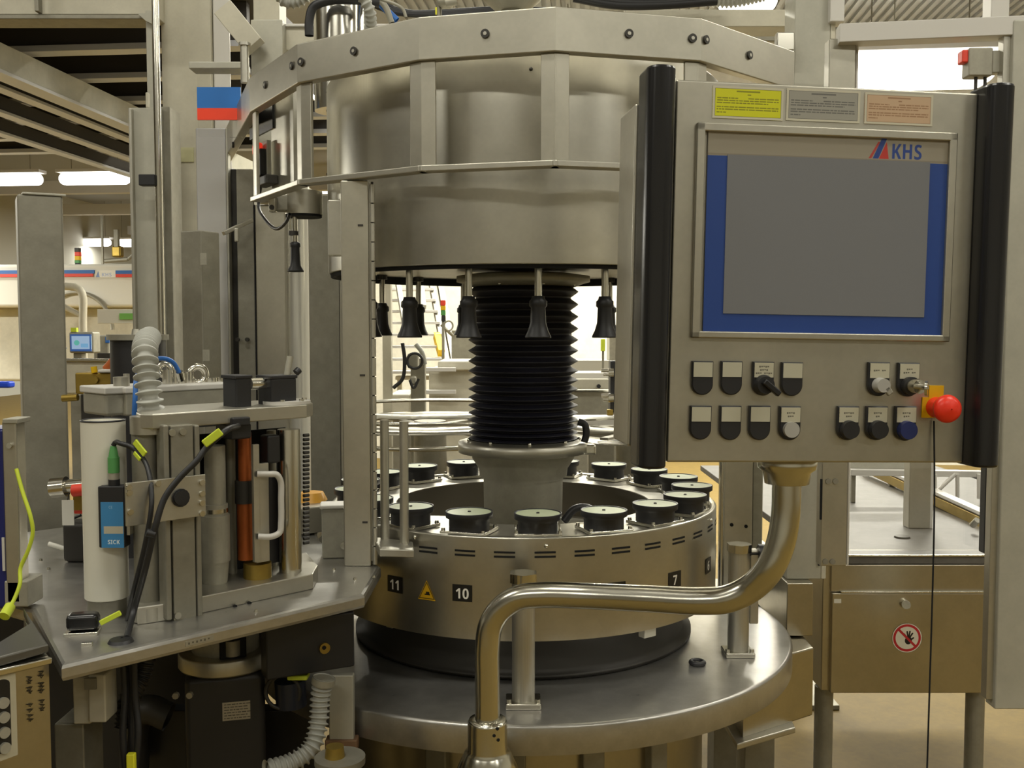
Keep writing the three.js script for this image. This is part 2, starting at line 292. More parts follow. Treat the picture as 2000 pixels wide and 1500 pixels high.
  hall('blue_rail', 'bright blue rail end at the left picture edge', 'rail', [['rail', hb(-40, 745, 18, 758, 4.2, 0.05, 0.01), std(L(0.02, 0.08, 0.75), 0.4, 0)], ['support', hb(-30, 758, -18, 1379, 4.22, 0.04), M.dull]]);
}

// ---------------------------------------------------------------- posts and panels behind the labelling station
mk('square_column', 'dull square steel column standing at the far left', 'column', [['shaft', (() => { const a = at(5, 700, 2.55), b = at(112, 700, 2.55), w = (b.x - a.x) / 1.32; return box((a.x + b.x) / 2, at(50, 378, 2.55).y / 2, -2.62, w, at(50, 378, 2.55).y, w, 0.006, 0.5); })(), M.dull], ['cap', (() => { const a = at(5, 380, 2.55), b = at(112, 380, 2.55), w = (b.x - a.x) / 1.36; return box((a.x + b.x) / 2, at(50, 378, 2.55).y + 0.002, -2.62, w, 0.006, w, 0.002, 0.5); })(), M.painted]]);
mk('portal_frame', 'pale steel portal beam across the top left corner', 'frame', [
  ['beam', pbox(-160, -90, 300, 28, 3.25, 0.12), M.cream], ['lip', pbox(-160, 28, 284, 37, 3.22, 0.1), M.dull],
  ['gusset', (() => { const a = at(268, 26, 3.2), b = at(296, 26, 3.2), c = at(296, 46, 3.2), d = at(284, 40, 3.2); const s = new THREE.Shape([a, b, c, d].map(q => new THREE.Vector2(q.x, q.y))); return new THREE.ExtrudeGeometry(s, { depth: 0.04, bevelEnabled: false }).translate(0, 0, -3.24); })(), M.painted],
  ['leg', post(286, 300, 20, 130, 3.22, 0.06), M.painted], ['hanger', pbox(66, -60, 74, 22, 3.2, 0.03), M.dull]]);
mk('conduit', 'thin vertical steel conduit running down the boxed column', 'pipe', [['tube', (() => { const a = at(305, 100, 3.05); return cyl(a.x, 0.6, a.z, 0.011, 0.011, 2.2, 14); })(), M.polished], ['clip', pbox(270, 340, 302, 362, 3.03, 0.03), M.black]]);
mk('boxed_column', 'boxed steel column with a flat grey front, left of the wide pale column', 'column', [['shaft', post(260, 318, 210, 450, 3.12, 0.1), M.painted], ['edge_strip', post(255, 261, 210, 450, 3.1, 0.1), M.steel], ['side_fin', post(318, 336, 208, 450, 3.14, 0.1), M.dull], ['lamp_bracket', pbox(284, -10 + 190, 289, 210, 3.15, 0.02), M.cream]]);
mk('wide_column', 'wide pale column rising to the ceiling behind the striped pane', 'column', [['shaft', post(318, 414, -60, 250, 3.35, 0.2), M.cream], ['edge_strip', (() => { const a = at(414, 250, 3.35), b = at(444, 250, 3.35); return box((a.x + b.x) / 2, 1.48, -3.39, (b.x - a.x) * 1.05, 2.96, 0.03, 0.004, 0.25); })(), M.joist], ['sticker', pbox(350, 288, 378, 316, 3.345, 0.004, 0), std(L(0.62, 0.60, 0.36), 0.6, 0)]]);
mk('short_post', 'short brown steel post with two small tags behind the gearbox', 'post', [['shaft', (() => { const a = at(343, 590, 2.75), b = at(412, 590, 2.75), w = (b.x - a.x) / 1.3, y = at(375, 448, 2.75).y; return box((a.x + b.x) / 2, y / 2, -2.82, w, y, w, 0.004, -0.42); })(), M.dull], ['tag', pbox(391, 494, 403, 517, 2.745, 0.003, 0), M.cast], ['tag', pbox(396, 683, 409, 705, 2.745, 0.003, 0), M.cast]]);
mk('clear_guard', 'glossy clear guard strip behind the short brown post', 'guard', [['strip', post(386, 444, 250, 500, 3.0, 0.02, 0.6), std(L(0.72, 0.72, 0.74), 0.16, 0.6)], ['frame', post(444, 448, 250, 500, 2.99, 0.03, 0.6), M.painted]]);
mk('dark_channel', 'dark upright channel right of the clear guard strip', 'channel', [['web', post(446, 466, 330, 560, 3.02, 0.02, 0.6), M.dark], ['flange', post(464, 498, 330, 560, 3.0, 0.06, 0.6), M.dull], ['screw', [at(465, 663, 2.995), at(484, 663, 2.995)].map(q => rod(q, q.clone().add(V(0, 0, 0.012)), 0.006, 10)), M.dark]]);
mk('cover_panel', 'flat beige cover panel behind the single hanging bell', 'panel', [['panel', post(500, 558, 400, 560, 2.98, 0.03, 0.6), M.sheet], ['seam', post(497, 500, 400, 560, 2.985, 0.03, 0.6), M.hole], ['lip', bar(at(436, 456, 2.9), at(492, 430, 2.95), 0.02, 0.012), M.steel], ['hook', pbox(457, 445, 465, 472, 2.9, 0.012), M.steel]]);
mk('bright_post', 'bright polished post behind the single hanging bell', 'post', [['shaft', (() => { const a = at(581, 560, 3.05); return cyl(a.x, 0.6, a.z, 0.038, 0.038, at(581, 360, 3.05).y - 0.6, 32); })(), std(L(0.72, 0.71, 0.66), 0.25, 0.5)]]);
mk('cover_panel', 'large dull brown panel left of the hinged post', 'panel', [['panel', post(604, 672, 380, 650, 2.95, 0.03, 0.9), M.dull], ['edge', post(664, 668, 520, 800, 2.9, 0.02, 0.9), M.hole], ['edge_rod', (() => { const a = at(667, 700, 2.88); return cyl(a.x, 0.9, a.z, 0.004, 0.004, 0.9, 10); })(), M.steel]]);

// ---------------------------------------------------------------- striped pane and top left machine frame
{
  const a = at(385, 130, 2.72), b = at(470, 130, 2.72), yb = at(430, 268, 2.72).y, y1 = at(430, 235, 2.72).y, y2 = at(430, 212, 2.72).y, y3 = at(430, 171, 2.72).y, yt = at(430, 132, 2.72).y;
  mk('striped_pane', 'clear pane with a blue and a red stripe below a grey rail', 'pane', [
    ['pane', span(a.x, b.x, yb, yt, -2.72, -2.726, 0), M.pane], ['blue_stripe', span(a.x, b.x, y2, y3, -2.714, -2.72, 0), std(L(0.02, 0.16, 0.52), 0.4, 0)], ['red_stripe', span(a.x, b.x, y1, y2, -2.714, -2.72, 0), std(L(0.9, 0.06, 0.02), 0.4, 0)],
    ['rail', [pbox(368, 120, 478, 134, 2.7, 0.06)], M.painted]]);
  mk('frame_stub', 'pale square frame stub with a diagonal brace at the top left of the guard ring', 'frame', [
    ['upright', post(490, 552, 38, 100, 2.95, 0.08, 1.97), M.painted], ['brace', bar(at(438, 18, 2.9), at(498, 92, 2.9), 0.05, 0.06), M.cream], ['upright', pbox(494, -60, 545, 40, 3.2, 0.1), M.cream],
    ['pin', (() => { const q = at(478, 120, 2.66); return cyl(q.x, at(478, 162, 2.66).y, q.z, 0.011, 0.011, at(478, 88, 2.66).y - at(478, 162, 2.66).y, 14); })(), M.steel], ['pin_cap', (() => { const q = at(478, 90, 2.66); return cyl(q.x, q.y, q.z, 0.016, 0.016, 0.008, 14); })(), M.steel]]);
  mk('cream_crossbar', 'cream cross beam behind the left half of the guard ring', 'beam', [['beam', pbox(548, 52, 800, 98, 3.0, 0.1), M.cream], ['top_edge', pbox(548, 46, 800, 52, 2.99, 0.11), M.joist]]);
}

// ---------------------------------------------------------------- guard ring
const C = V(0.028, 0, -2.5);
const ringY = { top: at(1085, 12, 1.9).y, low: at(1085, 100, 1.9).y, rail: at(1085, 312, 1.9).y };
const dTop = (px, py) => onLevel(px, py, ringY.top);
const RV = [dTop(431, 271), dTop(487, 151), dTop(580, 85), dTop(818, 33), V(dTop(1085, 12).x, ringY.top, -1.9), dTop(1370, 35), dTop(1552, 100)];
{
  const seg = [], parts = [], rails = [];
  for (let i = 0; i < RV.length - 1; i++) {
    const a = RV[i], b = RV[i + 1], f = new Face(a, b), yb = ringY.low, h = ringY.top - yb, m = a.clone().add(b).multiplyScalar(0.5);
    seg.push(f);
    parts.push(['beam', box(m.x - f.n.x * 0.012, yb + h / 2, m.z - f.n.z * 0.012, a.distanceTo(b) + (i ? 0.004 : 0), h, 0.024, 0.0025, f.ry), M.sheet]);
    if (i > 0) parts.push(['rail', box(m.x - f.n.x * 0.014, ringY.rail - 0.006, m.z - f.n.z * 0.014, a.distanceTo(b) + 0.01, 0.012, 0.03, 0.002, f.ry), M.steel]);
  }
  const bolts = [[948, 66, 4 - 1], [1228, 66, 4], [1352, 75, 4], [1378, 78, 5], [1463, 108, 5], [692, 100, 2], [589, 121, 2], [571, 129, 1], [519, 166, 1], [456, 283, 0]];
  for (const [px, py, i] of bolts) { const f = seg[i], p = f.pt(px, py); parts.push(['bolt', [rod(p.clone().addScaledVector(f.n, -0.002), p.clone().addScaledVector(f.n, 0.004), 0.0085, 16)], M.dark, [['socket', rod(p.clone().addScaledVector(f.n, 0.003), p.clone().addScaledVector(f.n, 0.0046), 0.0038, 6), M.steel]]]); }
  for (let i = 1; i < RV.length; i++) for (const s of [-1, 1]) {            // angled uprights: one leaf on each side of a corner
    const f = seg[s < 0 ? i - 1 : i]; if (!f) continue;
    const w = i === 1 ? 0.02 : 0.03, c = RV[i].clone().addScaledVector(f.dir, s * w / 2);
    parts.push(['upright_leaf', box(c.x - f.n.x * 0.012, (ringY.rail + ringY.low) / 2, c.z - f.n.z * 0.012, w, ringY.low - ringY.rail, 0.008, 0.0015, f.ry), M.sheet]);
  }
  mk('guard_ring', 'faceted steel guard ring with bolted upper band around the drum', 'guard', parts);
  const f1 = seg[1];
  mk('sheet_guard', 'plain sheet guard with a dark window in the left facet of the ring', 'guard', [
    ['sheet', f1.box(530, 175, 572, 370, 0.06, 0.004, 0), M.sheet], ['fold', f1.box(566, 175, 573, 372, 0.055, 0.012, 0.001), M.steel], ['dark_window', f1.box(487, 205, 532, 262, 0.055, 0.006, 0), M.blackGloss]]);
  mk('safety_sensor', 'black sensor with a glowing red tip inside the left facet of the ring', 'sensor', [
    ['body', f1.box(495, 292, 508, 345, 0.03, 0.02, 0.003), M.black], ['red_lens', f1.box(492, 280, 503, 302, 0.026, 0.014, 0.005), std(L(0.8, 0.02, 0.01), 0.3, 0, { emissive: L(1, 0.05, 0.02), emissiveIntensity: 0.5 })], ['bracket', f1.box(507, 276, 522, 350, 0.045, 0.01, 0.002), M.cast], ['foot', f1.box(498, 344, 520, 362, 0.03, 0.03, 0.003), M.dark],
    ['cable', tube([f1.pt(510, 360, 0.04), f1.pt(505, 400, 0.04), f1.pt(515, 425, 0.03), f1.pt(540, 447, 0.03), f1.pt(560, 432, 0.03), f1.pt(566, 418, 0.03)], 0.004, 40, 8), M.black]]);
}

// ---------------------------------------------------------------- upper drum, column, turntable
const RS = 0.478, yOf = (py, d) => at(1022, py, d).y;
const drumLow = yOf(515, 2.02), drumTop = yOf(75, 2.02);
mk('head_drum', 'large round brushed steel drum inside the guard ring', 'drum', [
  ['shell', lathe([[0.02, drumTop], [RS - 0.01, drumTop], [RS, drumTop - 0.01], [RS, drumLow + 0.002], [RS - 0.002, drumLow], [RS - 0.006, drumLow], [RS - 0.006, drumLow + 0.02]], C.x, 0, C.z, 128), M.drum],
  ['underside', lathe([[RS - 0.012, drumLow + 0.012], [0.02, drumLow + 0.012]], C.x, 0, C.z, 96), M.sheet],
  ['seal_ring', lathe([[RS - 0.006, drumLow + 0.014], [RS - 0.006, drumLow - 0.008], [RS - 0.018, drumLow - 0.008], [RS - 0.018, drumLow + 0.014]], C.x, 0, C.z, 96), M.hole],
  ['rivet', [[634, 180], [634, 216], [635, 340], [1030, 135], [862, 95]].map(([px, py]) => { const dx = (px - 1022) / 390, d = 2.5 - RS * Math.sqrt(Math.max(0, 1 - dx * dx)); const q = V(C.x + dx * RS * 0.998, at(px, py, d).y, -d); return new THREE.SphereGeometry(0.004, 8, 6).translate(q.x, q.y, q.z); }), M.dark],
  ['hatch_edge', (() => { const t = 0.48, p = V(C.x + RS * Math.sin(t), 0, C.z + RS * Math.cos(t)); return [box(p.x, at(1222, 330, 2.08).y, p.z, 0.03, 0.006, 0.004, 0.001, t), box(p.x + 0.012, at(1222, 345, 2.08).y, p.z - 0.005, 0.004, 0.04, 0.004, 0.001, t)]; })(), M.dark]]);
const belTop = yOf(553, 2.5 - 0.13), belLow = yOf(872, 2.5 - 0.14);
{
  const prof = [[0.02, 0]], n = 17; let y = 0; const H = belTop - belLow;
  const steps = []; for (let i = 0; i < n; i++) steps.push(0.6 + 0.9 * (i / n)); const sum = steps.reduce((a, b) => a + b);
  for (let i = 0; i < n; i++) { const s = steps[i] / sum * H; prof.push([0.118, y + 0.001], [0.121, y + s * 0.1], [0.136, y + s * 0.44], [0.1375, y + s * 0.5], [0.136, y + s * 0.56], [0.121, y + s * 0.9]); y += s; }
  prof.push([0.02, H]);
  const ringBolts = (r, yy, n2, off) => Array.from({ length: n2 }, (_, i) => { const t = off + i / n2 * Math.PI * 2, q = V(C.x + r * Math.sin(t), yy, C.z + r * Math.cos(t)); return new THREE.SphereGeometry(0.005, 8, 6).translate(q.x, q.y, q.z); });
  mk('bellows', 'black pleated rubber bellows between drum and turntable', 'bellows', [
    ['pleats', lathe(prof, C.x, belLow, C.z, 72), M.rubber],
    ['collar', lathe([[0.1, belTop + 0.03], [0.125, belTop + 0.028], [0.166, belTop + 0.022], [0.166, belTop + 0.008], [0.15, belTop + 0.004], [0.13, belTop - 0.004], [0.1, belTop - 0.004]], C.x, 0, C.z, 72), M.dull],
    ['screw', [...ringBolts(0.135, belTop + 0.001, 8, 0.35)], M.polished]]);
  mk('cast_column', 'grey cast column under the bellows in the middle of the turntable', 'column', [
    ['flange', lathe([[0.1, belLow + 0.002], [0.14, belLow + 0.004], [0.146, belLow - 0.002], [0.163, belLow - 0.004], [0.163, belLow - 0.028], [0.13, belLow - 0.034], [0.1, belLow - 0.034]], C.x, 0, C.z, 72), M.steel],
    ['neck', lathe([[0.13, belLow - 0.03], [0.128, belLow - 0.045], [0.112, belLow - 0.07], [0.11, belLow - 0.088], [0.1, belLow - 0.095], [0.098, belLow - 0.22], [0.02, belLow - 0.22]], C.x, 0, C.z, 64), M.cast],
    ['screw', ringBolts(0.1405, belLow + 0.004, 9, 0.1), M.polished],
    ['clamp_block', box(C.x + 0.165, belLow - 0.02, C.z + 0.03, 0.03, 0.026, 0.03, 0.006), M.polished], ['clamp_hose', tube([V(C.x + 0.135, belLow + 0.05, C.z + 0.05), V(C.x + 0.15, belLow + 0.045, C.z + 0.05), V(C.x + 0.155, belLow + 0.02, C.z + 0.05), V(C.x + 0.15, belLow, C.z + 0.05)], 0.009, 24, 10), M.black]]);
}
const shTop = yOf(1050, 2.022), shLow = yOf(1253, 2.022), platY = yOf(1418, 1.84), IN = 0.318;
const onShell = (t, y, r = RS) => V(C.x + r * Math.sin(t), y, C.z + r * Math.cos(t));
const patch = (t, y, w, h, r = RS + 0.0012) => {          // curved sheet on the shell, uv 0..1
  const n = 6, pos = [], uv = [], nor = [], idx = [], da = w / r;
  for (let i = 0; i <= n; i++) for (const j of [0, 1]) { const a = t + (i / n - 0.5) * da, q = onShell(a, y + (j - 0.5) * h, r); pos.push(q.x, q.y, q.z); nor.push(Math.sin(a), 0, Math.cos(a)); uv.push(i / n, j); }
  for (let i = 0; i < n; i++) { const k = i * 2; idx.push(k, k + 2, k + 1, k + 1, k + 2, k + 3); }
  const g = new THREE.BufferGeometry(); g.setAttribute('position', new THREE.Float32BufferAttribute(pos, 3)); g.setAttribute('normal', new THREE.Float32BufferAttribute(nor, 3)); g.setAttribute('uv', new THREE.Float32BufferAttribute(uv, 2)); g.setIndex(idx); return keep(g);
};
const STEP = Math.PI / 9, PHASE = 3.6 * Math.PI / 180;
{
  const numY = at(898, 1156, 2.05).y, atlas = canvasTex(1024, 512, (c, w, h) => { c.fillStyle = '#12110f'; c.fillRect(0, 0, w, h); c.fillStyle = '#e9e6dc'; c.font = 'bold 112px sans-serif'; c.textAlign = 'center'; c.textBaseline = 'middle'; for (let i = 0; i < 18; i++) { c.save(); c.translate((i % 6 + 0.5) * w / 6, (Math.floor(i / 6) + 0.5) * h / 3 + 4); c.scale(0.78, 1.12); c.fillText(String(i + 1), 0, 0); c.restore(); } });
  const mAtlas = new THREE.MeshStandardMaterial({ map: atlas, roughness: 0.4 });
  const parts = [
    ['shell', lathe([[RS - 0.012, shLow], [RS, shLow], [RS, shTop - 0.004], [RS - 0.004, shTop], [RS - 0.014, shTop], [RS - 0.016, shTop - 0.006]], C.x, 0, C.z, 128), M.drum],
    ['top_ring', lathe([[RS - 0.014, shTop - 0.005], [IN, shTop - 0.005]], C.x, 0, C.z, 128), M.steel],
    ['well_wall', lathe([[IN, shTop - 0.005], [IN - 0.002, shTop - 0.007], [IN - 0.002, shTop - 0.1]], C.x, 0, C.z, 128), std(L(0.2, 0.18, 0.145), 0.4, 0.8)],
    ['well_floor', lathe([[IN, shTop - 0.1], [0.02, shTop - 0.1]], C.x, 0, C.z, 64), M.dull],
    ['skirt', lathe([[RS - 0.014, shLow + 0.01], [0.40, shLow + 0.005], [0.40, platY + 0.02], [0.42, platY + 0.012], [0.42, platY + 0.002], [0.3, platY + 0.002]], C.x, 0, C.z, 96), M.dark],
    ['well_plate', [box(C.x - 0.17, shTop - 0.06, C.z + 0.02, 0.24, 0.012, 0.12, 0.003, -0.12), box(C.x + 0.15, shTop - 0.07, C.z + 0.1, 0.2, 0.012, 0.1, 0.003, 0.2)], M.steel],
    ['well_hose', tube([V(C.x + 0.1, shTop - 0.05, C.z + 0.05), V(C.x + 0.13, shTop - 0.02, C.z + 0.04), V(C.x + 0.17, shTop - 0.025, C.z + 0.03), V(C.x + 0.18, shTop - 0.08, C.z + 0.03)], 0.01, 30, 10), M.black],
    ['white_target', (() => { const q = onShell(36.5 * Math.PI / 180, shLow - 0.012, RS - 0.03); return box(q.x, q.y, q.z, 0.035, 0.028, 0.02, 0.002, 0.63); })(), M.white],
    ['white_target', (() => { const q = onShell(-42 * Math.PI / 180, shLow - 0.006, RS - 0.04); return box(q.x, q.y, q.z, 0.02, 0.02, 0.02, 0.002, -0.7); })(), M.cast]];
  for (let n = 1; n <= 18; n++) {
    const t = -15.9 * Math.PI / 180 + (10 - n) * STEP * 0.985, g = patch(t, numY, 0.043, 0.035), uv = g.attributes.uv, i = n - 1;
    for (let k = 0; k < uv.count; k++) uv.setXY(k, (i % 6 + 0.1 + 0.8 * uv.getX(k)) / 6, 1 - (Math.floor(i / 6) + 0.93 - 0.86 * uv.getY(k)) / 3);
    parts.push(['number_plate', g, mAtlas]);
  }
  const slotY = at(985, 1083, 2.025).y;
  for (let i = 0; i < 36; i++) { const t = -5.2 * Math.PI / 180 + i * STEP / 2; parts.push(['vent_slot', [patch(t, slotY + 0.0045, 0.044, 0.0042, RS + 0.0008), patch(t, slotY - 0.0045, 0.044, 0.0042, RS + 0.0008)], M.hole]); }  // flat near-black strips paint the shade inside the slots
  for (let i = 0; i < 6; i++) { const q = onShell(1.5 * Math.PI / 180 + PHASE + i * Math.PI / 3, shTop - 0.018); parts.push(['screw', new THREE.SphereGeometry(0.005, 8, 6).translate(q.x, q.y, q.z), M.polished]); }
  { const q = onShell(-29.2 * Math.PI / 180, shTop - 0.012); parts.push(['screw', new THREE.SphereGeometry(0.005, 8, 6).translate(q.x, q.y, q.z), M.polished]); }
  const sign = printed(128, 128, (c, w, h) => { c.fillStyle = '#c79a10'; c.fillRect(0, 0, w, h); c.strokeStyle = '#3a3010'; c.lineWidth = 5; c.beginPath(); c.moveTo(64, 14); c.lineTo(118, 118); c.lineTo(10, 118); c.closePath(); c.stroke(); c.fillStyle = '#1c1608'; c.fillRect(58, 74, 26, 16); c.fillRect(48, 88, 40, 8); });
  { // warning triangle
    const t = -25.6 * Math.PI / 180, y = at(826, 1152, 2.07).y, a = onShell(t, y + 0.021, RS + 0.0015), b = onShell(t - 0.021 / RS, y - 0.021, RS + 0.0015), c = onShell(t + 0.021 / RS, y - 0.021, RS + 0.0015), g = new THREE.BufferGeometry();
    g.setAttribute('position', new THREE.Float32BufferAttribute([...a, ...b, ...c].map(Number), 3)); g.setAttribute('uv', new THREE.Float32BufferAttribute([0.5, 1, 0, 0, 1, 0], 2)); g.computeVertexNormals(); parts.push(['warning_sticker', keep(g), sign]);
  }
  mk('turntable', 'round steel turntable with numbered station plates and vent slots painted as dark strips', 'turntable', parts);
}
// bottle plates on the turntable and centering bells above them
const place = i => { const t = PHASE + i * STEP; return { t, x: C.x + 0.42 * Math.sin(t), z: C.z + 0.42 * Math.cos(t) }; };
const where = ['above the hidden ninth number, behind the hexagonal post', 'second to the right of the hexagonal post', 'above the number seven', 'above the number six', 'third from the end of the right rim', 'second from the end of the right rim', 'just below the corner of the operator panel', 'on the far rim beside the operator panel foot', 'on the far rim right of the bellows', 'on the far rim hidden behind the bellows', 'on the far rim left of the bellows', 'on the far rim behind the two guide rods', 'on the far rim behind the hinged post', 'farther of two left of the hinged post', 'nearer of two left of the hinged post', 'behind the lower end of the hinged post', 'above the number eleven', 'above the number ten'];
{
  const y0 = shTop - 0.004, p = place(0), at0 = V(p.x, y0, p.z);
  const rim = yOf(1003, 2.08) + 0.002, h = rim - y0;
  const proto = mk('bottle_plate', 'green topped black bottle plate ' + where[0], 'bottle plate', [
    ['cup', lathe([[0.043, 0.008], [0.043, h - 0.016], [0.05, h - 0.012], [0.0505, h], [0.0475, h], [0.047, h - 0.003], [0.01, h - 0.003]].map(([r, y]) => [r, y]), at0.x, at0.y, at0.z, 48), M.black],
    ['green_pad', cyl(at0.x, at0.y + h - 0.0045, at0.z, 0.0465, 0.0465, 0.003, 40), M.pad, [['centre_hole', cyl(at0.x, at0.y + h - 0.002, at0.z, 0.004, 0.003, 0.003, 10), M.dark]]],
    ['foot_plate', box(at0.x, at0.y + 0.004, at0.z, 0.1, 0.008, 0.085, 0.002), M.polished],
    ['screw', [[-0.045, 0.035], [0.045, 0.035], [-0.045, -0.035], [0.045, -0.035]].map(([a, b]) => cyl(at0.x + a, at0.y + 0.007, at0.z + b, 0.005, 0.004, 0.006, 8)), M.polished]], { group: 'bottle plates on the turntable' });
  const b0 = yOf(660, 2.08), b1 = yOf(578, 2.08), b2 = drumLow + 0.012, H = b1 - b0;
  const bell = mk('centering_bell', 'black centering bell hanging in front of the bellows', 'centering bell', [
    ['bell', lathe([[0.012, 0], [0.0265, 0], [0.027, 0.003], [0.021, H * 0.18], [0.0165, H * 0.36], [0.0150, H * 0.72], [0.0185, H * 0.76], [0.0185, H * 0.88], [0.0145, H * 0.92], [0.0125, H], [0.005, H]], p.x, b0, p.z, 32), M.black],
    ['rod', cyl(p.x, b1 - 0.004, p.z, 0.0075, 0.0075, b2 - b1 + 0.004, 16), M.polished, [['bushing', cyl(p.x, b2 - 0.012, p.z, 0.014, 0.014, 0.012, 16), M.dark]]]], { group: 'centering bells under the drum' });
  const bw = ['', 'right of the bellows and nearest the operator panel', 'hidden behind the operator panel, first', 'hidden behind the operator panel, second', 'hidden behind the operator panel, third', 'hidden behind the operator panel, fourth', 'hidden behind the operator panel, fifth', 'at the far side, right behind the near right bell', 'at the far side, behind the right edge of the bellows', 'at the far side, hidden by the bellows', 'at the far side, behind the left front bell', 'at the far side, just left of the bellows', 'smallest, next to the hinged post', 'behind the hinged post, fourth', 'behind the hinged post, third', 'behind the hinged post, second', 'largest of the cluster left of the bellows', 'at the left front edge of the bellows'];
  for (let i = 1; i < 18; i++) {
    const q = place(i);
    const c = proto.clone(); c.name = numbered('bottle_plate'); c.userData = { ...proto.userData, label: 'green topped black bottle plate ' + where[i] }; c.position.set(q.x, proto.position.y, q.z); c.rotation.y = q.t - p.t; scene.add(c);
    const d = bell.clone(); d.name = numbered('centering_bell'); d.userData = { ...bell.userData, label: 'black centering bell ' + bw[i] }; d.position.set(q.x, bell.position.y, q.z); scene.add(d);
  }
}
{ // single bell on a bracket at left
  const d = 2.42, q = at(577, 500, d), y0 = at(577, 531, d).y, y1 = at(577, 472, d).y, H = y1 - y0, cy = at(577, 418, d).y;
  mk('clamp_bell', 'single black bell below a round bracket, left of the hinged post', 'centering bell', [
    ['bell', lathe([[0.01, 0], [0.0195, 0], [0.0195, 0.003], [0.013, H * 0.2], [0.0115, H * 0.4], [0.0105, H * 0.8], [0.0125, H * 0.84], [0.0125, H * 0.95], [0.006, H]], q.x, y0, q.z, 28), M.black],
    ['rod', [cyl(q.x, y1, q.z, 0.006, 0.006, cy - y1, 14), cyl(q.x - 0.012, y1 + 0.03, q.z, 0.003, 0.003, cy - y1 - 0.03, 8)], M.polished], ['nut', cyl(q.x - 0.004, y1 + 0.015, q.z, 0.012, 0.012, 0.01, 8), M.dark],
    ['bracket', cyl(at(590, 400, d).x, cy, q.z - 0.02, 0.045, 0.045, at(577, 372, d).y - cy, 40), M.sheet], ['bracket_ring', cyl(at(590, 400, d).x, cy - 0.006, q.z - 0.02, 0.043, 0.043, 0.006, 40), M.hole],
    ['lug', pbox(524, 378, 538, 414, d - 0.03, 0.02, 0.004), M.sheet, [['lug_hole', (() => { const w = at(531, 405, d - 0.031); return rod(w, w.clone().add(V(0, 0, 0.003)), 0.006, 12); })(), M.dark]]],
    ['arm', pbox(536, 380, 566, 412, d - 0.01, 0.03, 0.004), M.dull]]);
}

// ---------------------------------------------------------------- platform under the turntable
mk('round_platform', 'round grey steel platform disc under the turntable', 'platform', [
  ['disc', lathe([[0.02, platY], [0.652, platY], [0.66, platY - 0.006], [0.66, platY - 0.058], [0.645, platY - 0.062], [0.02, platY - 0.062]], C.x, 0, C.z, 128), M.table],
  ['pedestal', lathe([[0.45, platY - 0.06], [0.45, 0.02], [0.02, 0.02]], C.x, 0, C.z, 96), M.cabinetSteel],
  ['pedestal_rib', [-24, -3, 18, 39].map(a => { const q = onShell(a * Math.PI / 180, 0.4, 0.455); return box(q.x, 0.4, q.z, 0.05, 0.78, 0.03, 0.004, a * Math.PI / 180); }), M.dull],
  ['foot', [-30, 30, 150, 210].map(a => { const q = onShell(a * Math.PI / 180, 0, 0.4); return cyl(q.x, 0, q.z, 0.04, 0.04, 0.03, 16); }), M.black]]);
{
  const hexPost = (label, px, pyT, pyB, r, extra) => {
    const q = onLevel(px, pyB, platY), y1 = at(px, pyT, -q.z).y;
    const o = [['shaft', cyl(q.x, platY + 0.012, q.z, r, r, y1 - platY - 0.03, 6).translate(0, 0, 0), M.steel], ['cap', cyl(q.x, y1 - 0.018, q.z, r * 1.15, r * 1.15, 0.018, 6), M.polished], ['foot', box(q.x, platY + 0.006, q.z, r * 2.7, 0.012, r * 2.4, 0.003), M.polished], ['screw', [-1, 1].map(s => cyl(q.x + s * r * 1.1, platY + 0.012, q.z + r * 0.8, 0.006, 0.005, 0.007, 8)), M.polished]];
    if (extra) o.push(...extra(q, y1));
    mk('hexagonal_post', label, 'post', o);
  };
  hexPost('hexagonal steel post on the platform left behind the bent tube', 1022, 1118, 1376, 0.026);
  hexPost('hexagonal steel post with a black star knob, right on the platform', 1441, 1062, 1278, 0.025, (q, y1) => [['star_knob', [rod(V(q.x + 0.02, y1 - 0.022, q.z), V(q.x + 0.045, y1 - 0.022, q.z), 0.006), rod(V(q.x + 0.044, y1 - 0.022, q.z), V(q.x + 0.058, y1 - 0.022, q.z), 0.021, 7)], M.black], ['side_plate', box(q.x + 0.035, y1 - 0.1, q.z - 0.01, 0.02, 0.17, 0.03, 0.003), M.steel]]);
  const g = onLevel(1362, 1298, platY); mk('grommet', 'black rubber ring lying on the platform near the right post', 'grommet', [['ring', new THREE.TorusGeometry(0.014, 0.0055, 10, 28).rotateX(Math.PI / 2).translate(g.x, platY + 0.005, g.z), M.black], ['insert', cyl(g.x, platY, g.z, 0.01, 0.01, 0.004, 16), M.cast]]);
}
mk('base_housing', 'brown steel base housing below the right edge of the platform', 'housing', [
  ['block', span(0.72, at(1605, 1300, 2.5).x, platY - 0.06, at(1580, 1165, 2.45).y, -2.58, -3.2, 0.003), M.cabinetSteel],
  ['body', slabXZ([[at(1455, 1300, 2.35).x, -2.36], [at(1600, 1300, 2.45).x, -2.5], [at(1605, 1300, 2.5).x, -3.2], [at(1380, 1300, 2.6).x, -3.2]], at(1500, 1445, 2.35).y, platY - 0.064, 0.004), M.cabinetSteel],
  ['lip', slabXZ([[at(1440, 1300, 2.33).x, -2.32], [at(1560, 1300, 2.4).x, -2.42], [at(1600, 1300, 2.5).x, -3.2], [at(1380, 1300, 2.6).x, -3.2]], at(1500, 1462, 2.33).y, at(1500, 1450, 2.33).y, 0.003), M.steel],
  ['leg', [span(0.62, 0.7, 0, at(1500, 1462, 2.33).y, -2.6, -2.7), span(0.62, 0.7, 0, at(1500, 1462, 2.33).y, -3.0, -3.1)], M.dull]]);
